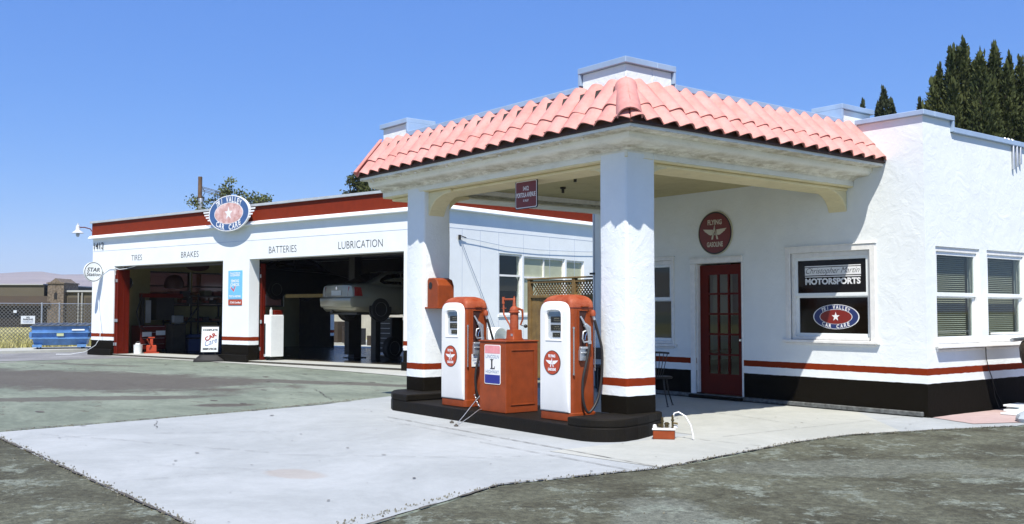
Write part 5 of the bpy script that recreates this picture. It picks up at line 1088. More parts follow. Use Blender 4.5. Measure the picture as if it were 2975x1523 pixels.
def sedan(px, py, pz, rot, label, paint):
    """rear of the car faces -y; origin at ground under rear axle, right side at +x"""
    t = thing('sedan', label, 'car', (0, 0, 0)); W = .865
    ST_ = [(-.93, .70, .36, .60, .80), (-.90, .80, .30, .62, .98), (-.80, .845, .24, .66, 1.02), (-.4, .865, .22, .70, 1.03), (0, .868, .22, .70, 1.00), (.6, .868, .18, .70, .96), (1.6, .868, .17, .68, .93), (2.4, .868, .18, .66, .90), (2.9, .86, .22, .66, .84), (3.25, .82, .24, .62, .76), (3.42, .70, .30, .58, .66)]
    rings = []
    for y, hw, zb_, zm_, zt_ in ST_:
        half = [(hw*.90, zb_), (hw*.97, zb_+.06), (hw*1.0, zb_+(zm_-zb_)*.5), (hw*.995, zm_), (hw*.97, zm_+(zt_-zm_)*.6), (hw*.90, zt_-.02), (hw*.78, zt_), (hw*.35, zt_+.012)]
        rings.append([(x, y, z) for x, z in half]+[(-x, y, z) for x, z in reversed(half)])
    m = MB(); m.loft(rings); part(t, 'body', m, paint, smooth=40)
    gh = [(-.42, .74, 1.00, .74, 1.01), (-.15, .74, .98, .66, 1.12), (.30, .74, .97, .60, 1.33), (.62, .74, .95, .58, 1.415), (1.1, .74, .94, .58, 1.43), (1.6, .74, .93, .57, 1.40), (1.95, .74, .92, .58, 1.28), (2.45, .74, .90, .70, .93)]
    m = MB(); m.loft([[(b, y, z0), (b*.985, y, z0+(z1-z0)*.5), (tt+.03, y, z1-.03), (tt-.05, y, z1), (0, y, z1+.015), (-tt+.05, y, z1), (-tt-.03, y, z1-.03), (-b*.985, y, z0+(z1-z0)*.5), (-b, y, z0)] for y, b, z0, tt, z1 in gh]); part(t, 'cabin', m, paint, smooth=50)
    m = MB(); m.add([(-.60, -.36, 1.055), (.60, -.36, 1.055), (.50, .38, 1.385), (-.50, .38, 1.385)], [(0, 1, 2, 3)]); part(t, 'rear_window', m, M_GBLK)
    for s in (-1, 1):
        m = MB(); pts = [(.18, 1.03), (.05, 1.10), (.10, 1.18), (.32, 1.30), (.58, 1.345), (.80, 1.35), (.80, 1.02)]
        def sx_(z): return (.752-(z-.98)*.24)
        m.add([(s*(sx_(z)+.012), y, z) for y, z in pts], [tuple(range(len(pts)))]); m.add([(s*(sx_(z)+.012), y, z) for y, z in [(.86, 1.02), (.86, 1.35), (1.45, 1.34), (1.75, 1.25), (2.1, 1.0)]], [(0, 1, 2, 3, 4)])
        part(t, 'side_window', m, M_GBLK, recalc=False)
    m = MB(); br = []
    for z, o in ((.36, .0), (.40, .035), (.50, .05), (.60, .055), (.635, .04), (.66, 0)):
        br.append([(-.88, -.45, z), (-.87-o*.3, -.75, z), (-.80, -.93-o, z), (-.4, -.975-o, z), (.4, -.975-o, z), (.80, -.93-o, z), (.87+o*.3, -.75, z), (.88, -.45, z), (.80, -.45, z), (.7, -.8, z), (-.7, -.8, z), (-.80, -.45, z)])
    m.loft(br); part(t, 'bumper', m, paint, smooth=35)
    for s in (-1, 1):
        m = MB(); m.extr([(s*.58, -.935, .68), (s*.84, -.84, .68), (s*.80, -.82, .93), (s*.60, -.925, .95)], (0, .08, 0)); m.extr([(s*.845, -.86, .68), (s*.872, -.62, .68), (s*.84, -.66, .92), (s*.81, -.84, .93)], (-s*.03, 0, 0)); part(t, 'tail_light', m, M_TAIL)
    m = MB(); m.box(-.25, .25, -.945, -.92, .70, .84); pl_ = part(t, 'number_plate', m, mat('plate_white', (.5, .5, .46), .5))
    m = MB(); m.disc((0, -.935, .91), X, Z, .045, .045, .02, 16, Y); part(t, 'badge', m, M_CHR)
    for s in (-1, 1):
        for y in (0, 2.5):
            m = MB(); m.disc((s*.858, y, .33), Y, Z, .385, .385, .03, 28, X*-s); part(t, 'wheel_arch', m, M_LET)
            wheel(t, 'wheel', s*.78, y, .305, s)
    m = MB(); m.box(-.7, .7, -.7, 3.0, .15, .22); part(t, 'underbody', m, M_DK)
    m = MB(); m.tube([(-.3, -.9, .24), (-.3, -.6, .24)], .05, 10); part(t, 'exhaust', m, M_DK)
    t.location = F2W('G', (px, py, pz)); t.rotation_euler = (0, 0, G+rot); return t
CAR = sedan(-21.78, 20.25, 1.26, R(-9), 'silver four door sedan raised on the lift in the near bay', M_SILV)
car2 = copy_tree(CAR); car2['label'] = 'dark car raised on the lift behind the pillar between the bays, only its wheel showing'
car2.location = F2W('G', (-27.85, 21.2, 1.93)); car2.rotation_euler = (0, 0, G+R(-2))
for o in car2.children:
    if o.name.split('.')[0] in ('body', 'cabin', 'bumper'):
        o.data = o.data.copy(); o.data.materials[0] = M_DCAR
lf = gthing('vehicle_lift', 'yellow and black two post vehicle lift under the silver sedan', 'lift', (-22.2, 21.5, .06))
for x in (-20.25, -23.35): m = MB(); m.box(x-.13, x+.13, 21.2, 21.5, .06, 3.4); m.box(x-.25, x+.25, 21.1, 21.6, .061, .09); part(lf, 'post', m, M_DK)
m = MB(); m.box(-26.3, -23.2, 21.0, 21.1, 1.95, 2.06); m.box(-20.7, -19.3, 20.9, 21.0, 1.36, 1.46); m.box(-21.6, -20.4, 21.7, 21.8, 1.36, 1.46); part(lf, 'lift_arm', m, M_YEL)
lf2 = gthing('lift_column', 'black hydraulic lift column standing under the rear of the silver sedan', 'lift', (-21.9, 21.0, .06))
m = MB(); m.box(-22.15, -21.95, 20.9, 21.1, .06, 1.5); m.box(-23.1, -21.2, 20.85, 21.15, 1.40, 1.48); part(lf2, 'column', m, M_DK)
m = MB(); m.box(-23.1, -22.9, 20.7, 21.2, .2, 1.36); part(lf2, 'scissor_leg', m, M_DK)
sw_ = gthing('spare_wheel', 'loose spare tyre standing on the shop floor below the silver sedan', 'tyre', (-21.7, 21.6, .06)); wheel(sw_, 'tyre', -21.75, 21.4, .40, 1, .34)
# clutter silhouettes: tool chests, shelves
def chest(x, y, w_, d, h, mt, lb, n=5, dark=False):
    t = gthing('tool_chest', lb, 'tool chest', (x, y, .06)); m = MB(); m.box(x, x+w_, y, y+d, .16, .06+h); part(t, 'body', m, mt, bev=.008)
    for k in range(n): z = .18+(h-.12)*k/n; m = MB(); m.box(x+.03, x+w_-.03, y-.012, y-.001, z, z+(h-.12)/n-.02); q = part(t, 'drawer', m, mt, bev=.003); mm = MB(); mm.box(x+.08, x+w_-.08, y-.026, y-.013, z+(h-.12)/n-.045, z+(h-.12)/n-.03); hq = part(t, 'drawer_pull', mm, M_ALU); hq.parent = q
    m = MB()
    for dx in (.06, w_-.06): m.lathe([(0, -.02), (.05, -.02), (.05, .02), (0, .02)], (x+dx, y+.1, .11), 12, 'x')
    part(t, 'caster', m, M_DK); return t
chest(-24.6, 23.2, 1.0, .5, 1.25, mat('dark_chest', (.03, .026, .02), .4), 'dark tool chest with many drawers in the near bay behind the white refrigerator', 7)
chest(-23.2, 24.4, .9, .5, 1.0, mat('grey_chest', (.16, .16, .15), .4), 'grey tool chest near the rear door, seen below the silver sedan', 5)
rc = chest(-31.3, 20.2, 1.0, .6, .95, mat('red_chest', (.11, .012, .008), .4), 'dark red tool chest with white label plates against the far bay wall', 4)
rc.location = F2W('G', (-32.25, 19.42, .06)); rc.rotation_euler = (0, 0, G+R(90))
for k, (y, z) in enumerate(((19.46, .62), (20.0, .66))): x = -32.22; m = MB(); m.box(x, x+.02, y, y+.36, z, z+.16); single('label_plate', m, M_WHITE, ('left' if k == 0 else 'right')+' white label plate on the dark red tool chest', 'plate', (x, y, z), 'G')
tc = gthing('tyre_changer', 'tall red and black tyre changing machine in the far bay', 'machine', (-31.0, 21.2, .06))
m = MB(); m.box(-31.5, -31.38, 21.1, 21.25, .06, 2.05); m.box(-30.9, -30.2, 21.1, 21.6, 1.2, 2.0); part(tc, 'column', m, M_DK); m = MB(); m.box(-31.6, -29.9, 21.02, 21.09, 2.0, 2.14); part(tc, 'top_beam', m, M_PRED); m = MB(); m.box(-31.36, -31.16, 21.05, 21.09, 1.1, 1.9); part(tc, 'gauge_tube', m, M_ALU)
m = MB(); m.tube([(-31.55, 21.0, 2.1), (-31.8, 20.9, 1.5), (-31.7, 20.85, .95), (-31.4, 20.9, .8)], .02, 6); part(tc, 'hose', m, M_RUB); tc.location = F2W('G', (-32.45, 20.0, .06)); tc.rotation_euler = (0, 0, G+R(90))
jk = gthing('floor_jack', 'bright red floor jack standing in the far bay beside the white bucket', 'jack', (-30.75, 19.6, .06))
m = MB(); m.box(-30.92, -30.58, 19.6, 19.9, .101, .34); part(jk, 'stand', m, M_SRED, bev=.02); m = MB(); m.box(-30.80, -30.70, 19.68, 19.8, .341, .58); m.box(-30.86, -30.64, 19.66, 19.82, .581, .62); part(jk, 'lifting_post', m, M_SRED, bev=.01); m = MB(); m.tube([(-30.75, 19.6, .3), (-30.9, 19.4, .55)], .02, 8); part(jk, 'arm', m, M_SRED); m = MB(); m.box(-31.0, -30.5, 19.55, 19.9, .061, .10); part(jk, 'foot', m, M_SRED); jk.location = F2W('G', (-31.35, 19.3, .06)); jk.rotation_euler = (0, 0, G+R(60))
bk = gthing('bucket', 'white plastic bucket on the threshold of the far bay', 'bucket', (-31.15, 18.9, .06))
m = MB(); m.lathe([(0, 0), (.13, 0), (.15, .30), (.155, .31), (.14, .31), (.12, .02), (0, .02)], (-31.15, 18.9, .061), 20); part(bk, 'pail', m, M_WHITE, smooth=40); m = MB(); m.tube([(-31.15+.15*math.cos(a), 18.9, .36+.12*math.sin(a)) for a in [math.pi*k/8 for k in range(9)]], .005, 5); part(bk, 'handle', m, M_ALU); m = MB(); m.box(-31.26, -31.06, 18.85, 18.95, .33, .42); part(bk, 'rag', m, M_WHITE, bev=.02); bk.location = F2W('G', (-31.45, 18.85, .06))
wh = gthing('wall_clock', 'round pale rimmed wall disc like a hubcap on the left wall inside the far bay', 'clock', (-33.1, 19.35, 2.5))
m = MB(); m.lathe([(.20, .0), (.235, .01), (.25, .03), (.235, .05), (.20, .04)], (-33.13, 19.35, 2.52), 32, 'x'); part(wh, 'rim', m, M_CHR, smooth=50); m = MB(); m.disc((-33.11, 19.35, 2.52), Y, Z, .21, .21, .01, 32, X); part(wh, 'face', m, M_INT); m = MB(); m.box(-33.098, -33.092, 19.27, 19.43, 2.55, 2.57); m.box(-33.098, -33.092, 19.34, 19.36, 2.45, 2.55); part(wh, 'hands', m, M_LET)
sf = gthing('shelf_rack', 'black metal shelf rack loaded with boxes along the far bay window wall', 'shelf', (-32.7, 22, .06))
for y in (20.75, 21.9, 23.1, 24.6):
    for x in (-32.95, -32.5): m = MB(); m.box(x-.025, x+.025, y-.025, y+.025, .06, 2.3 if y > 23 else 2.15); part(sf, 'upright', m, M_DK)
for z in (.5, 1.1, 1.78, 2.06): m = MB(); m.box(-32.98, -32.48, 20.7, 24.65, z, z+.04); part(sf, 'shelf', m, M_DK)
m = MB(); m.tube([(-32.48, 20.75, .3), (-32.48, 21.9, 1.7)], .03, 6); part(sf, 'brace', m, M_DK)
rnd = random.Random(4); k = 0
for z in (.541, 1.141, 1.821, 2.101):
    y = 20.85
    while y < 24.4:
        w_ = rnd.uniform(.12, .34); h = rnd.uniform(.08, .2); m = MB(); m.box(-32.9, -32.5-rnd.uniform(0, .1), y, y+w_, z, z+h)
        single('carton', m, mat('carton_%d' % (k % 4), [(.16, .07, .03), (.11, .10, .06), (.17, .04, .03), (.03, .03, .03)][k % 4], .7), 'small carton in the rows on the far bay shelf rack', 'box', (-32.7, y, z), 'G', group='cartons on the far bay shelf rack', bev=.005); y += w_+rnd.uniform(.02, .22); k += 1
m = MB(); m.lathe([(0, 0), (.34, .0), (.36, .2), (.26, .42), (.1, .5), (0, .5)], (-32.7, 21.0, 2.35), 16); single('round_drum', m, mat('brown_drum', (.05, .015, .01), .6), 'dark domed drum on top of the left end of the far bay shelf rack', 'drum', (-32.7, 21.0, 2.32), 'G', smooth=40)
m = MB(); m.box(-32.3, -31.9, 20.45, 21.0, .06, 1.05); m.box(-31.899, -31.88, 20.5, 20.95, .15, 1.0)
single('metal_cabinet', m, M_INTD, 'dark metal cabinet carrying a pale monitor in the far bay', 'cabinet', (-32.1, 20.7, .06), 'G', bev=.01)
m = MB(); m.box(-32.05, -31.9, 20.5, 20.9, 1.10, 1.36); m.box(-32.02, -31.94, 20.6, 20.8, 1.051, 1.10); single('monitor', m, mat('grey_monitor', (.22, .23, .23), .4), 'pale grey monitor box on the dark cabinet in the far bay', 'monitor', (-31.97, 20.7, 1.051), 'G', bev=.01)
m = MB(); m.box(-32.4, -32.0, 21.2, 22.6, .55, .66); m.box(-32.4, -32.02, 21.2, 22.6, .06, .5); single('blue_bin', m, mat('shop_blue', (.025, .05, .14), .5), 'dark bin with a blue strip right of the metal cabinet in the far bay', 'bin', (-32.2, 21.9, .06), 'G', bev=.01)
# emblem board hung high in the far bay
m = MB(); m.disc((-32.6, 21.9, 3.2), Y, Z, .5, .2, .04, 32, X); single('hanging_board', m, mat('dim_red_board', (.06, .012, .008), .5), 'dark red oval board hanging under the ceiling of the far bay', 'sign', (-32.6, 21.9, 3.0), 'G')

# standing sign
wg = thing('standing_sign', 'white COMPLETE CAR Care SERVICE sign in a black frame on a rubber base', 'sign', (-29.3, 11.5, 0))
c = Vector((-29.5, 11.62, 0)); az_ = math.atan2(-c.y, -c.x)+R(-2); Nn = Vector((math.cos(az_), math.sin(az_), 0)); Uu = Vector((-Nn.y, Nn.x, 0))
BASE[wg.name] = Vector((0, 0, 0)); wg.location = (0, 0, 0)
zc = .66; tl = (Z*.998+Uu*.03).normalized(); hw, hh = .245, .375
def fr(dx, dz, dn=0): return c+Uu*dx+Vector((0, 0, zc))+tl*dz+Nn*dn
m = MB(); m.obox(fr(0, 0), Uu, tl, Nn, hw+.03, hh+.03, .03); part(wg, 'frame', m, M_LET, bev=.02)
m = MB(); m.obox(fr(0, 0, .033), Uu, tl, Nn, hw, hh, .002); part(wg, 'panel', m, M_WHITE)
m = MB(); q = .0375
m.text('COMPLETE', fr(0, .285, q), Uu, tl, .43, .055, bold=.05); m.text('SERVICE', fr(.005, -.285, q), Uu, tl, .40, .065, bold=.05); part(wg, 'black_lettering', m, M_LET, recalc=False)
m = MB(); m.text('CAR', fr(.02, .08, q), Uu, tl, .36, .13, bold=.05, rot=R(28)); part(wg, 'red_lettering', m, M_LRD, recalc=False)
m = MB(); m.text('Care', fr(.03, -.07, q), Uu, tl, .38, .16, shear=.4, rot=R(22)); part(wg, 'blue_script', m, M_LBL, recalc=False)
for s in (-1, 1): m = MB(); m.tube([fr(s*.17, -hh-.02), c+Uu*s*.17+Z*.10], .022, 8); part(wg, 'spring_leg', m, M_DK)
m = MB(); m.loft([[c+Uu*a+Nn*b+Z*z for a, b in roundrect(-w_, w_, -d, d, .1, 4)] for w_, d, z in ((.46, .42, .0), (.46, .42, .05), (.40, .33, .10), (.30, .12, .19), (.27, .07, .20))]); part(wg, 'rubber_base', m, M_RUB, smooth=30)

# ================================================================== BACKGROUND LEFT
# rear yard seen through the shop
ry = MB(); ry.quad((-40, 27.5, .012), (-22, 27.5, .012), (-26, 44, .012), (-48, 44, .012)); struct('rear_yard', ry, M_CLT, frame='G')
sh_ = gthing('white_shed', 'pale sheet metal shed seen through the rear door of the garage', 'shed', (-40, 37, 0))
m = MB(); m.box(-46, -34.5, 37, 40, .0, 2.6); part(sh_, 'wall', m, mat('shed_wall', (.42, .40, .33), .6, var=.15, vscale=1.2)); m = MB(); m.extr([(-46.3, 36.7, 2.6), (-46.3, 40.3, 2.6), (-46.3, 38.5, 3.3)], (12, 0, 0)); part(sh_, 'roof', m, M_ALU)
rnd = random.Random(12)
for k in range(9):
    x = -36.5+k*.75+rnd.uniform(-.2, .2); m = MB(); h = rnd.uniform(.4, 1.2); m.box(x, x+rnd.uniform(.3, .7), 30.5, 31.1, .02, h)
    if k % 3 == 0: m.tube([(x+.1, 30.8, h), (x+.5, 30.8, h+.5)], .05, 6)
    single('scrap_pile', m, [M_DWOOD, M_DK, M_BRN][k % 3], 'dark heap of scrap parts standing in the yard behind the garage', 'scrap', (x, 30.8, .02), 'G', group='scrap heaps behind the garage', bev=.01)

# dumpster
dp = thing('dumpster', 'blue metal dumpster with grey ribbed lids and stubby wheels beside the chain link fence', 'dumpster', (-41.2, 10.2, .1))
a = Vector((-40.45, 9.08, 0)); b = a+Vector((.33, .944, 0))*2.0; U = (b-a).normalized(); L_ = (b-a).length; V = Vector((-U.y, U.x, 0)); V = V if V.x < 0 else -V; z0 = .10
def dpt(u, v, z): return a+U*u+V*v+Z*(z0+z*.86)
m = MB(); m.loft([[dpt(u0, v0, z), dpt(u1, v0, z), dpt(u1, v1, z), dpt(u0, v1, z)] for z, u0, u1, v0, v1 in ((.16, .10, L_-.10, .12, 1.2), (.45, .05, L_-.05, .02, 1.25), (.47, .05, L_-.05, .08, 1.25), (.98, .0, L_, .0, 1.3))]); part(dp, 'body', m, M_DBLU, bev=.01)
m = MB()
for z, v in ((.94, -.03), (.70, -.02), (.44, -.03)): m.extr([dpt(-.03, v, z), dpt(-.03, v+.08, z), dpt(-.03, v+.08, z+.05), dpt(-.03, v, z+.05)], U*(L_+.06))
part(dp, 'side_rib', m, M_DBLU)
m = MB()
for u in (-.09, L_): m.extr([dpt(u, .25, .5), dpt(u, .25, .72), dpt(u, 1.0, .72), dpt(u, 1.0, .5)], U*.09)
part(dp, 'lift_pocket', m, M_DBLU)
for u in (.02, L_/2+.01):
    m = MB(); m.extr([dpt(u, -.06, .985), dpt(u, 1.3, 1.06), dpt(u, 1.3, 1.11), dpt(u, -.06, 1.04)], U*(L_/2-.03)); q = part(dp, 'lid', m, M_PLST, bev=.008)
    m = MB()
    for k in range(5): m.extr([dpt(u+.08+k*.22, -.06, 1.041), dpt(u+.08+k*.22, 1.3, 1.111), dpt(u+.08+k*.22, 1.3, 1.135), dpt(u+.08+k*.22, -.06, 1.065)], U*.07)
    rb_ = part(dp, 'lid_rib', m, M_PLST); rb_.parent = q
m = MB(); m.extr([dpt(L_*.44, -.002, .56), dpt(L_*.56, -.002, .56), dpt(L_*.56, -.002, .68), dpt(L_*.44, -.002, .68)], -V*.01); part(dp, 'pale_sticker', m, mat('sticker', (.45, .50, .28), .5))
m = MB(); m.extr([dpt(L_*.70, -.001, .80), dpt(L_*.92, -.001, .80), dpt(L_*.92, -.001, .86), dpt(L_*.70, -.001, .86)], -V*.01); part(dp, 'white_strip', m, M_WHITE)
for u in (.22, L_-.25):
    for v in (.15, 1.05):
        m = MB(); c = dpt(u, v, .07); m.tube([c-U*.03, c+U*.03], .07, 12); m.obox(c+Z*.09, U, V, Z, .06, .06, .03); part(dp, 'wheel', m, M_TYRE, smooth=40)
    m = MB(); m.obox(dpt(u, .0, .14), U, V, Z, .16, .05, .05); part(dp, 'wheel_mount', m, M_DBLU)
# chain link fence
cf_ = thing('chain_link_fence', 'chain link fence with steel posts along the dry field behind the dumpster', 'fence', (-43, 10, .1))
A = Vector((-42.35, 4.0, .08)); B = Vector((-44.9, 19.5, .08)); U = (B-A).normalized(); L_ = (B-A).length; H_ = 1.74
for u in (0.05, 2.2, 4.45, 6.2, 6.9, 9.3, 11.8, 14.2): m = MB(); m.tube([A+U*u, A+U*u+Z*(H_+.04)], .032, 8); part(cf_, 'post', m, M_ALU, smooth=60)
m = MB(); m.tube([A+Z*H_, B+Z*H_], .016, 6); part(cf_, 'top_rail', m, M_ALU)
m = MB(); u = -H_; Nf = Vector((-U.y, U.x, 0))
while u < L_:
    for s in (1, -1):
        p0 = A+U*u+Z*(.03 if s == 1 else H_-.02); p1 = p0+U*H_+Z*(s*(H_-.05)); 
        if u < 0: t = -u/H_; p0 = p0.lerp(p1, t)
        if u+H_ > L_: t = (L_-max(u, 0))/(H_-max(0, -u)) if (H_-max(0, -u)) > 0 else 1; p1 = p0.lerp(p1, min(1, t))
        d = (p1-p0).normalized(); w_ = d.cross(Nf)*.011; m.quad(p0-w_, p0+w_, p1+w_, p1-w_)
    u += .15
part(cf_, 'mesh_panel', m, mat('mesh_wire', (.20, .20, .18), .5, metal=.4), recalc=False)
npk = thing('no_parking_sign', 'white NO PARKING sign hung on the chain link fence behind the dumpster', 'sign', (-41.9, 9.75, 1.1))
c = Vector((-43.05, 9.98, 1.22)); Nn = Vector((1, .16, 0)).normalized(); Uu = Vector((-.16, 1, 0)).normalized()
c = A+U*5.65+Nn*.05; c.z = 1.17
m = MB(); m.obox(c, Uu, Z, Nn, .27, .16, .006); part(npk, 'plate', m, M_WHITE)
m = MB(); m.text('NO', c+Nn*.009+Z*.10, Uu, Z, .13, .065, bold=.03); m.text('PARKING', c+Nn*.009+Z*.02, Uu, Z, .38, .07, bold=.03); part(npk, 'black_lettering', m, M_LET, recalc=False)
m = MB(); m.text('UNAUTHORIZED VEHICLES', c+Nn*.009-Z*.055, Uu, Z, .40, .025); m.text('TOWED AWAY', c+Nn*.009-Z*.10, Uu, Z, .36, .025); part(npk, 'blue_lettering', m, M_LBL, recalc=False)
m = MB(); m.obox(A+U*5.15+Nn*.05+Z*1.42, Uu, Z, Nn, .06, .05, .005); single('small_fence_tag', m, M_WHITE, 'tiny white tag on the chain link fence above the left of the NO PARKING sign', 'sign', tuple(A+U*5.15+Nn*.05+Z*1.42))
# far strip building
fb = thing('strip_building', 'low tan and brown strip building with a stone tower beyond the dry field', 'building', (-96, 23, 0))
O = Vector((-96.6, 22.9, 0)); U = Vector((.62, .785, 0)).normalized(); V = Vector((-U.y, U.x, 0))
def fp_(u, v, z): return O+U*u+V*v+Z*z
def fbox(mb, u0, u1, v0, v1, z0, z1): mb.loft([[fp_(u0, v0, z), fp_(u1, v0, z), fp_(u1, v1, z), fp_(u0, v1, z)] for z in (z0, z1)])
m = MB(); fbox(m, -34, -.6, .8, 14, 0, 3.90); part(fb, 'left_wing', m, M_TAN)
m = MB(); fbox(m, 1.46, 16, .8, 14, 0, 3.25); part(fb, 'right_wing', m, M_TAN)
m = MB(); fbox(m, 1.46, 16.2, .6, 14.2, 3.26, 3.42); fbox(m, -34, -.62, .65, 14.1, 3.905, 4.0); part(fb, 'roof_edge', m, mat('pale_roof_edge2', (.36, .37, .36), .6))
m = MB(); m.loft([[fp_(-34, 0, z0), fp_(.3, 0, z0), fp_(.0, .79, z1), fp_(-34, .79, z1)] for z0, z1 in ((2.0, 2.0), (2.25, 2.9))]); part(fb, 'awning', m, M_BRN)
m = MB(); fbox(m, -34, -.6, .72, .79, 0, 1.95); part(fb, 'shopfront', m, mat('dim_shopfront', (.018, .013, .008), .6))
for u, u2 in ((1.6, 2.45), (3.2, 4.35), (4.9, 6.4), (7, 8.6)): m = MB(); fbox(m, u, u2, .70, .79, 0, 2.75); part(fb, 'bay_opening', m, mat('dim_opening', (.05, .04, .025), .7))
for u in (2.62, 2.95, 4.55, 6.7): m = MB(); fbox(m, u-.05, u+.05, .55, .69, 0, 3.2); part(fb, 'white_pillar', m, mat('pillar_grey', (.30, .30, .28), .6))
m = MB(); fbox(m, .0, 1.45, .2, 3.2, 0, 4.0)
part(fb, 'stone_tower', m, M_STONE)
m = MB(); m.loft([[fp_(u, v, z) for u, z in ((-.08, 4.0), (1.53, 4.0), (1.53, 4.1), (1.2, 4.15), (.73, 4.5), (.26, 4.15), (-.08, 4.1))] for v in (.1, 3.3)]); part(fb, 'tower_cap', m, M_STONE)
m = MB(); m.loft([[fp_(u, v, z) for u, z in ((.6, 2.6), (.88, 2.6), (.88, 3.1), (.80, 3.22), (.68, 3.22), (.6, 3.1))] for v in (.18, .199)]); part(fb, 'tower_niche', m, M_LET)
# utility pole
up = thing('utility_pole', 'weathered wooden utility pole with a grey transformer and wires behind the garage', 'utility pole', (-58.4, 22.3, 0))
P0 = Vector((-58.45, 22.28, 0))
m = MB(); m.tube([P0, P0+Z*9.55], [.16, .12], 12); part(up, 'pole', m, M_POLE, smooth=50)
Rt = Vector((.62, .785, 0)); m = MB(); m.lathe([(0, 0), (.14, 0), (.15, .04), (.15, .62), (.14, .66), (0, .67)], P0+Rt*.16+Vector((.25, -.2, 7.55)), 14); part(up, 'transformer', m, M_ALU, smooth=40)
m = MB(); m.tube([P0-Rt*.12+Z*7.3+X*.15, P0-Rt*.12+Z*8.3+X*.15], .05, 8); m.obox(P0+Z*8.25+Rt*.05, Rt, V, Z, .2, .08, .10); part(up, 'hardware', m, M_DK)
m = MB()
for k, (z, z2) in enumerate(((8.95, 8.2), (8.88, 8.0), (8.78, 7.9), (8.7, 7.6))):
    m.tube([P0+Z*z+Rt*.12, P0+Z*(z-.25*1.2+.0)+Rt*1.2, P0+Z*z2+Rt*2.6, P0+Z*(z2-1.2)+Rt*9+V*-6], .018, 5)
m.tube([P0+Z*8.9+Rt*.14, P0+Z*8.6+Rt*.3, P0+Z*8.3+Rt*.12], .02, 5); part(up, 'wires', m, M_DK)

# ================================================================== TREES
def leafmat(n, a, b, sc_=.9):
    m = mat(n, a, .75, col2=b, vscale=sc_, spec=.2); return m
M_CON = leafmat('conifer_foliage', (0.022, 0.034, 0.010), (0.088, 0.100, 0.030), 1.1)
M_CON2 = leafmat('conifer_foliage_light', (0.020, 0.030, 0.012), (0.070, 0.080, 0.035), 1.1)
M_LF = leafmat('leaf_green', (0.045, 0.060, 0.016), (0.13, 0.15, 0.055), .9)
M_LF2 = leafmat('leaf_dark_green', (0.020, 0.028, 0.007), (0.075, 0.085, 0.022), .9)
def tuft(mb, p, d, l, w_, rnd):
    d = d.normalized(); s = d.cross(Vector((rnd.gauss(0, 1), rnd.gauss(0, 1), rnd.gauss(0, 1)))).normalized()*w_
    mb.add([p-s*.4, p+s*.4, p+d*l*.55+s, p+d*l, p+d*l*.5-s], [(0, 1, 2, 3, 4)])
def conifer(name, label, base, spires, mt, seed, dens=1.0, group=None):
    rnd = random.Random(seed); base = Vector(base); t = thing(name, label, 'tree', tuple(base), group=group)
    m = MB(); top = max(s[2] for s in spires)
    m.tube([base, base+Z*top*.35, base+Z*top*.7], [.28, .2, .08], 8)
    for (dx, dy, h, r, b0) in spires: m.tube([base+Z*b0*.5, base+Vector((dx*.6, dy*.6, b0)), base+Vector((dx, dy, h*.93))], [.12, .08, .015], 6)
    part(t, 'trunk', m, M_BARK)
    f = MB()
    for (dx, dy, h, r, b0) in spires:
        n = int(1150*dens*(h-b0)*max(r, .3)**.9)
        ph = rnd.uniform(0, 6)
        for i in range(n):
            u = rnd.random()**1.25; z = b0+(h-b0)*u
            a_ = rnd.uniform(0, 6.28)
            rad = r*(1-u)**.72*(.80+.34*math.sin(3*a_+z*1.7+ph)*math.sin(z*2.3+ph*2+a_))
            if rnd.random() < .14: rad *= rnd.uniform(1.0, 1.28)
            rr = rad*(rnd.random()**.40)
            p = base+Vector((dx+rr*math.cos(a_), dy+rr*math.sin(a_), z))
            d = Vector((math.cos(a_)*.55, math.sin(a_)*.55, 1.0))+Vector((rnd.gauss(0, .35), rnd.gauss(0, .35), rnd.gauss(0, .3)))
            tuft(f, p, d, rnd.uniform(.08, .19), rnd.uniform(.018, .042), rnd)
        for i in range(22): z = h-.5+rnd.random()*.6; tuft(f, base+Vector((dx+rnd.gauss(0, .05), dy+rnd.gauss(0, .05), z)), Z, .3, .05, rnd)
    part(t, 'crown', f, mt, recalc=False); return t
# big many-spired conifer behind the office: local right = (.62,.785), away = (-.785,.62)
RT = Vector((.64, .77, 0))
def offs(r_, d_=0): return (RT.x*r_-RT.y*d_, RT.y*r_+RT.x*d_)
sp1 = []; rnd = random.Random(77)
def prof_h(r_):
    pts = ((-2.2, 8.6), (-1.75, 9.6), (-1.35, 10.6), (-.9, 11.25), (-.5, 11.75), (-.1, 11.15), (.35, 10.95), (.75, 11.45), (1.15, 11.05), (1.6, 10.8), (2.1, 10.9), (2.5, 11.35), (2.9, 10.9), (3.4, 10.4), (4.0, 9.8), (4.6, 9.0))
    for (a, ha), (b, hb) in zip(pts, pts[1:]):
        if a <= r_ <= b: return ha+(hb-ha)*(r_-a)/(b-a)
    return 9
r_ = -2.1
while r_ < 4.6:
    x, y = offs(r_, rnd.uniform(-.3, .3)); sp1.append((x, y, prof_h(r_)+rnd.uniform(-.3, .2), rnd.uniform(.55, .8), 7.0)); r_ += .27
for k in range(16):
    r_ = -1.7+k*.4; x, y = offs(r_, rnd.uniform(-1.6, -.8)); sp1.append((x, y, prof_h(r_)-rnd.uniform(.8, 2.4), rnd.uniform(.8, 1.1), 6.0))
for k in range(9):
    r_ = -1.3+k*.65; x, y = offs(r_, rnd.uniform(-.3, .3)); sp1.append((x, y, prof_h(r_)-.3, 1.5, 6.5))
conifer('conifer', 'huge dark many spired conifer towering over the right end of the office roof', (-18.7, 37.0, 0), sp1, M_CON, 5, .62)
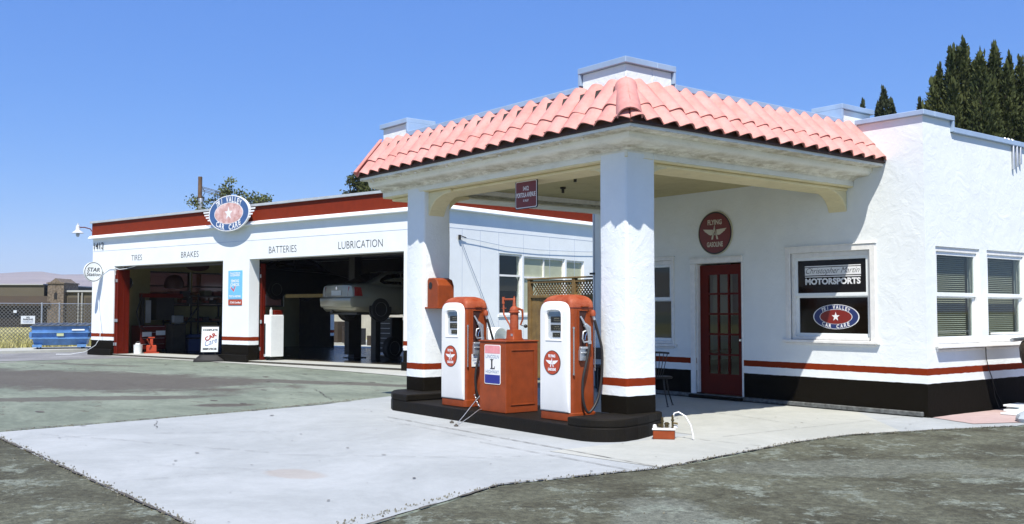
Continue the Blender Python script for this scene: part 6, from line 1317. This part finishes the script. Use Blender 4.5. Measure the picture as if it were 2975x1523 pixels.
conifer('conifer', 'smaller twin spired conifer at the left foot of the huge conifer, above the parapet corner', (-21.2, 37.2, 0), [(*offs(.15), 9.75, .62, 6), (*offs(.55, .2), 9.1, .75, 6), (*offs(-.25), 8.8, .42, 6), (*offs(.95), 8.8, .9, 6)], M_CON2, 8, .9)
conifer('conifer', 'lone narrow conifer above the parapet left of the office corner', (-24.75, 40.7, 0), [(*offs(.0), 11.35, .80, 8), (*offs(.38, .1), 10.8, .6, 8), (*offs(-.22, .1), 10.7, .55, 8)], M_CON2, 11, 1.2)
conifer('conifer', 'tiny conifer tip left of the lone narrow conifer, over the canopy end block', (-25.3, 39.9, 0), [(0, 0, 10.75, .28, 3)], M_CON2, 14, 1.2)
def broadleaf(label, base, blobs, mt, seed, leaf=.11, dens=260, group=None, name='tree'):
    rnd = random.Random(seed); base = Vector(base); t = thing(name, label, 'tree', tuple(base), group=group); m = MB()
    top = sum(b[2] for b in blobs)/len(blobs)
    m.tube([base, base+Z*top*.45, base+Z*top*.62], [.30, .22, .18], 10)
    for (r_, d_, z, rx, rz) in blobs:
        x, y = offs(r_, d_); e = base+Vector((x, y, z)); q = base+Z*top*.6; mid = q.lerp(e, .5)+Vector((0, 0, .3))
        m.tube([q, mid, e], [.11, .06, .02], 6)
        for k in range(5): m.tube([mid.lerp(e, .4), e+Vector((rnd.gauss(0, rx*.5), rnd.gauss(0, rx*.5), rnd.gauss(0, rz*.5)))], [.03, .008], 5)
    part(t, 'trunk', m, M_BARK)
    f = MB()
    for (r_, d_, z, rx, rz) in blobs:
        x, y = offs(r_, d_); c = base+Vector((x, y, z))
        for k in range(int(7*rx*rz)+3):
            v = Vector((rnd.gauss(0, 1), rnd.gauss(0, 1), rnd.gauss(0, 1))).normalized()*(rnd.random()**.4); cc = c+Vector((v.x*rx, v.y*rx, v.z*rz)); s = rnd.uniform(.18, .42)
            for i in range(int(dens*s*s*2.2)):
                w_ = Vector((rnd.gauss(0, 1), rnd.gauss(0, 1), rnd.gauss(0, .8)))*s*.55
                tuft(f, cc+w_, Vector((rnd.gauss(0, 1), rnd.gauss(0, 1), rnd.gauss(-.2, .8))), leaf*rnd.uniform(.8, 1.6), leaf*.4, rnd)
    part(t, 'crown', f, mt, recalc=False); return t
broadleaf('loose airy green tree behind the oval sign, sky showing through its crown', (-57.5, 23.55, 0), [(-.1, 0, 9.0, .75, .6), (-.9, .2, 8.3, .8, .6), (.3, 0, 8.2, .9, .5), (1.3, 0, 8.3, .7, .5), (1.9, .2, 8.15, .6, .4), (-1.5, 0, 7.4, .7, .5), (2.35, 0, 8.2, .35, .25), (0, 0, 7.3, 1.2, .6), (1.0, .1, 7.5, .8, .5), (-2.3, 0, 7.0, .5, .45), (-1.8, .2, 8.0, .4, .4)], M_LF, 3, .13, 190)
broadleaf('dense dark green tree top rising behind the left end of the canopy', (-52.0, 30.4, 0), [(-.9, 0, 8.9, .9, .7), (0, 0, 9.4, .8, .5), (.8, .2, 9.2, .9, .6), (1.6, 0, 8.7, .9, .6), (-1.5, .2, 8.3, .7, .5), (0, -.3, 8.4, 1.4, .8), (.9, 0, 8.1, 1.3, .7), (2.4, 0, 8.6, .7, .5), (-.5, .3, 9.6, .35, .35), (.35, .3, 9.75, .25, .3)], M_LF2, 6, .13, 420)

# ================================================================== RIGHT EDGE
tp = thing('carved_post', 'tall dark brown weathered wooden figure leaning by the office wall at the right edge', 'wooden post', (-6.85, 14.9, .01))
def blob(c, rx, ry, prof_, seed):
    rings = []
    for z, s in prof_:
        rings.append([(c[0]+rx*s*math.cos(a)*(1+.10*mn.noise(Vector((math.cos(a)*2, math.sin(a)*2, z*3+seed)))), c[1]+ry*s*math.sin(a)*(1+.16*mn.noise(Vector((math.cos(a)*2+5, math.sin(a)*2, z*4+seed)))), z) for a in [2*math.pi*k/20 for k in range(20)]])
    return rings
m = MB(); m.loft(blob((-6.80, 15.12), .2, .42, ((.70, .55), (.74, .8), (.85, .95), (.98, 1.0), (1.06, .9), (1.11, .55), (1.12, .2)), 1)); part(tp, 'upper_block', m, M_DWOOD, smooth=40)
m = MB(); m.loft(blob((-6.80, 15.2), .2, .36, ((.03, .5), (.2, .62), (.45, .75), (.62, .85), (.69, .75)), 7)); part(tp, 'lower_block', m, M_DWOOD, smooth=40)
m = MB(); m.box(-7.3, -6.75, 14.72, 16.2, 1.16, 1.19); single('white_shelf_board', m, M_WHITE, 'white board laid flat like a shelf outside the rightmost office window', 'board', (-7.1, 15.4, 1.16), bev=.004)
m = MB(); m.tube([(-7.1, 14.95, 1.08), (-7.0, 15.6, 1.11), (-6.95, 16.3, 1.13)], .03, 8); single('white_rolled_awning', m, M_WHITE, 'white rolled cloth tube just below the white shelf board', 'roll', (-7.1, 15.4, 1.05), smooth=60)
for k, (y0, y1, z, x0, x1) in enumerate(((14.55, 15.2, .02, -7.1, -6.85), (14.75, 15.6, .05, -7.15, -6.9), (14.95, 15.8, .08, -7.2, -6.95), (14.85, 15.3, .11, -7.2, -7.0))):
    m = MB(); m.box(x0, x1, y0, y1, z, z+.026); single('white_board', m, M_WHITE, ['lowest white slat of the small stack at the wall foot', 'second white slat from the ground in the wall foot stack', 'third white slat up in the wall foot stack', 'short topmost white slat of the wall foot stack'][k], 'slat', (x0, y0, z), group='white slats stacked at the foot of the office wall', bev=.003)
m = MB(); rings = []
for z, s in ((.01, 1.0), (.06, 1.02), (.11, .88), (.145, .6), (.15, .3)): rings.append([(-6.42+.20*s*math.cos(a)*(1+.2*mn.noise(Vector((math.cos(a)*2, math.sin(a)*2, z*5)))), 14.12+.34*s*math.sin(a)*(1+.2*mn.noise(Vector((math.cos(a)*2, math.sin(a)*2+3, z*5)))), z) for a in [2*math.pi*k/14 for k in range(14)]])
m.loft(rings); single('edging_stone', m, mat('pale_blue_stone', (.36, .40, .42), .8, var=.15, vscale=6, bump=.01, bscale=12), 'pale bluish stone lying on the pavement at the right edge of the picture', 'stone', (-6.42, 14.1, .01), smooth=30)
m = MB(); m.tube([(XR+.06, 14.93, 1.0), (XR+.02, 15.02, .8), (XR+.02, 15.1, .62), (XR+.02, 15.18, .5), (XR+.03, 15.25, .2), (XR+.06, 15.32, .02)], .007, 5); m.tube([(XR+.02, 15.18, .5), (XR+.02, 15.33, .25), (XR+.05, 15.5, .02)], .006, 5)
single('dark_forked_line', m, M_DK, 'dark thin line running down the office wall from the sill and forking near the ground', 'cord', (XR+.03, 15.1, .01), smooth=60)  # thin dark tubes follow a forked line down the wall
m = MB()
for k in range(3): m.tube([(XR+.03, 16.02+k*.12, 3.75+.05*k), (XR+.03, 16.02+k*.12, 4.15), (XR-.1, 16.0+k*.12, 4.26)], .022, 8)
single('roof_conduit', m, M_ALU, 'cluster of three short grey conduits over the office wall top at the right edge', 'pipe', (XR+.03, 16.1, 3.75), smooth=50)

# ================================================================== AIR
hz = MB(); hz.box(-3600, 200, -1500, 3300, -1.6, 190)
hm_ = bpy.data.materials.new('haze_air'); hm_.use_nodes = True; hn = hm_.node_tree; hn.nodes.clear()
pv = hn.nodes.new('ShaderNodeVolumePrincipled'); pv.inputs['Color'].default_value = (0.80, 0.88, 1.0, 1); pv.inputs['Density'].default_value = 0.00016
ho = hn.nodes.new('ShaderNodeOutputMaterial'); hn.links.new(pv.outputs[0], ho.inputs['Volume'])
struct('haze', hz, hm_, kind='stuff')
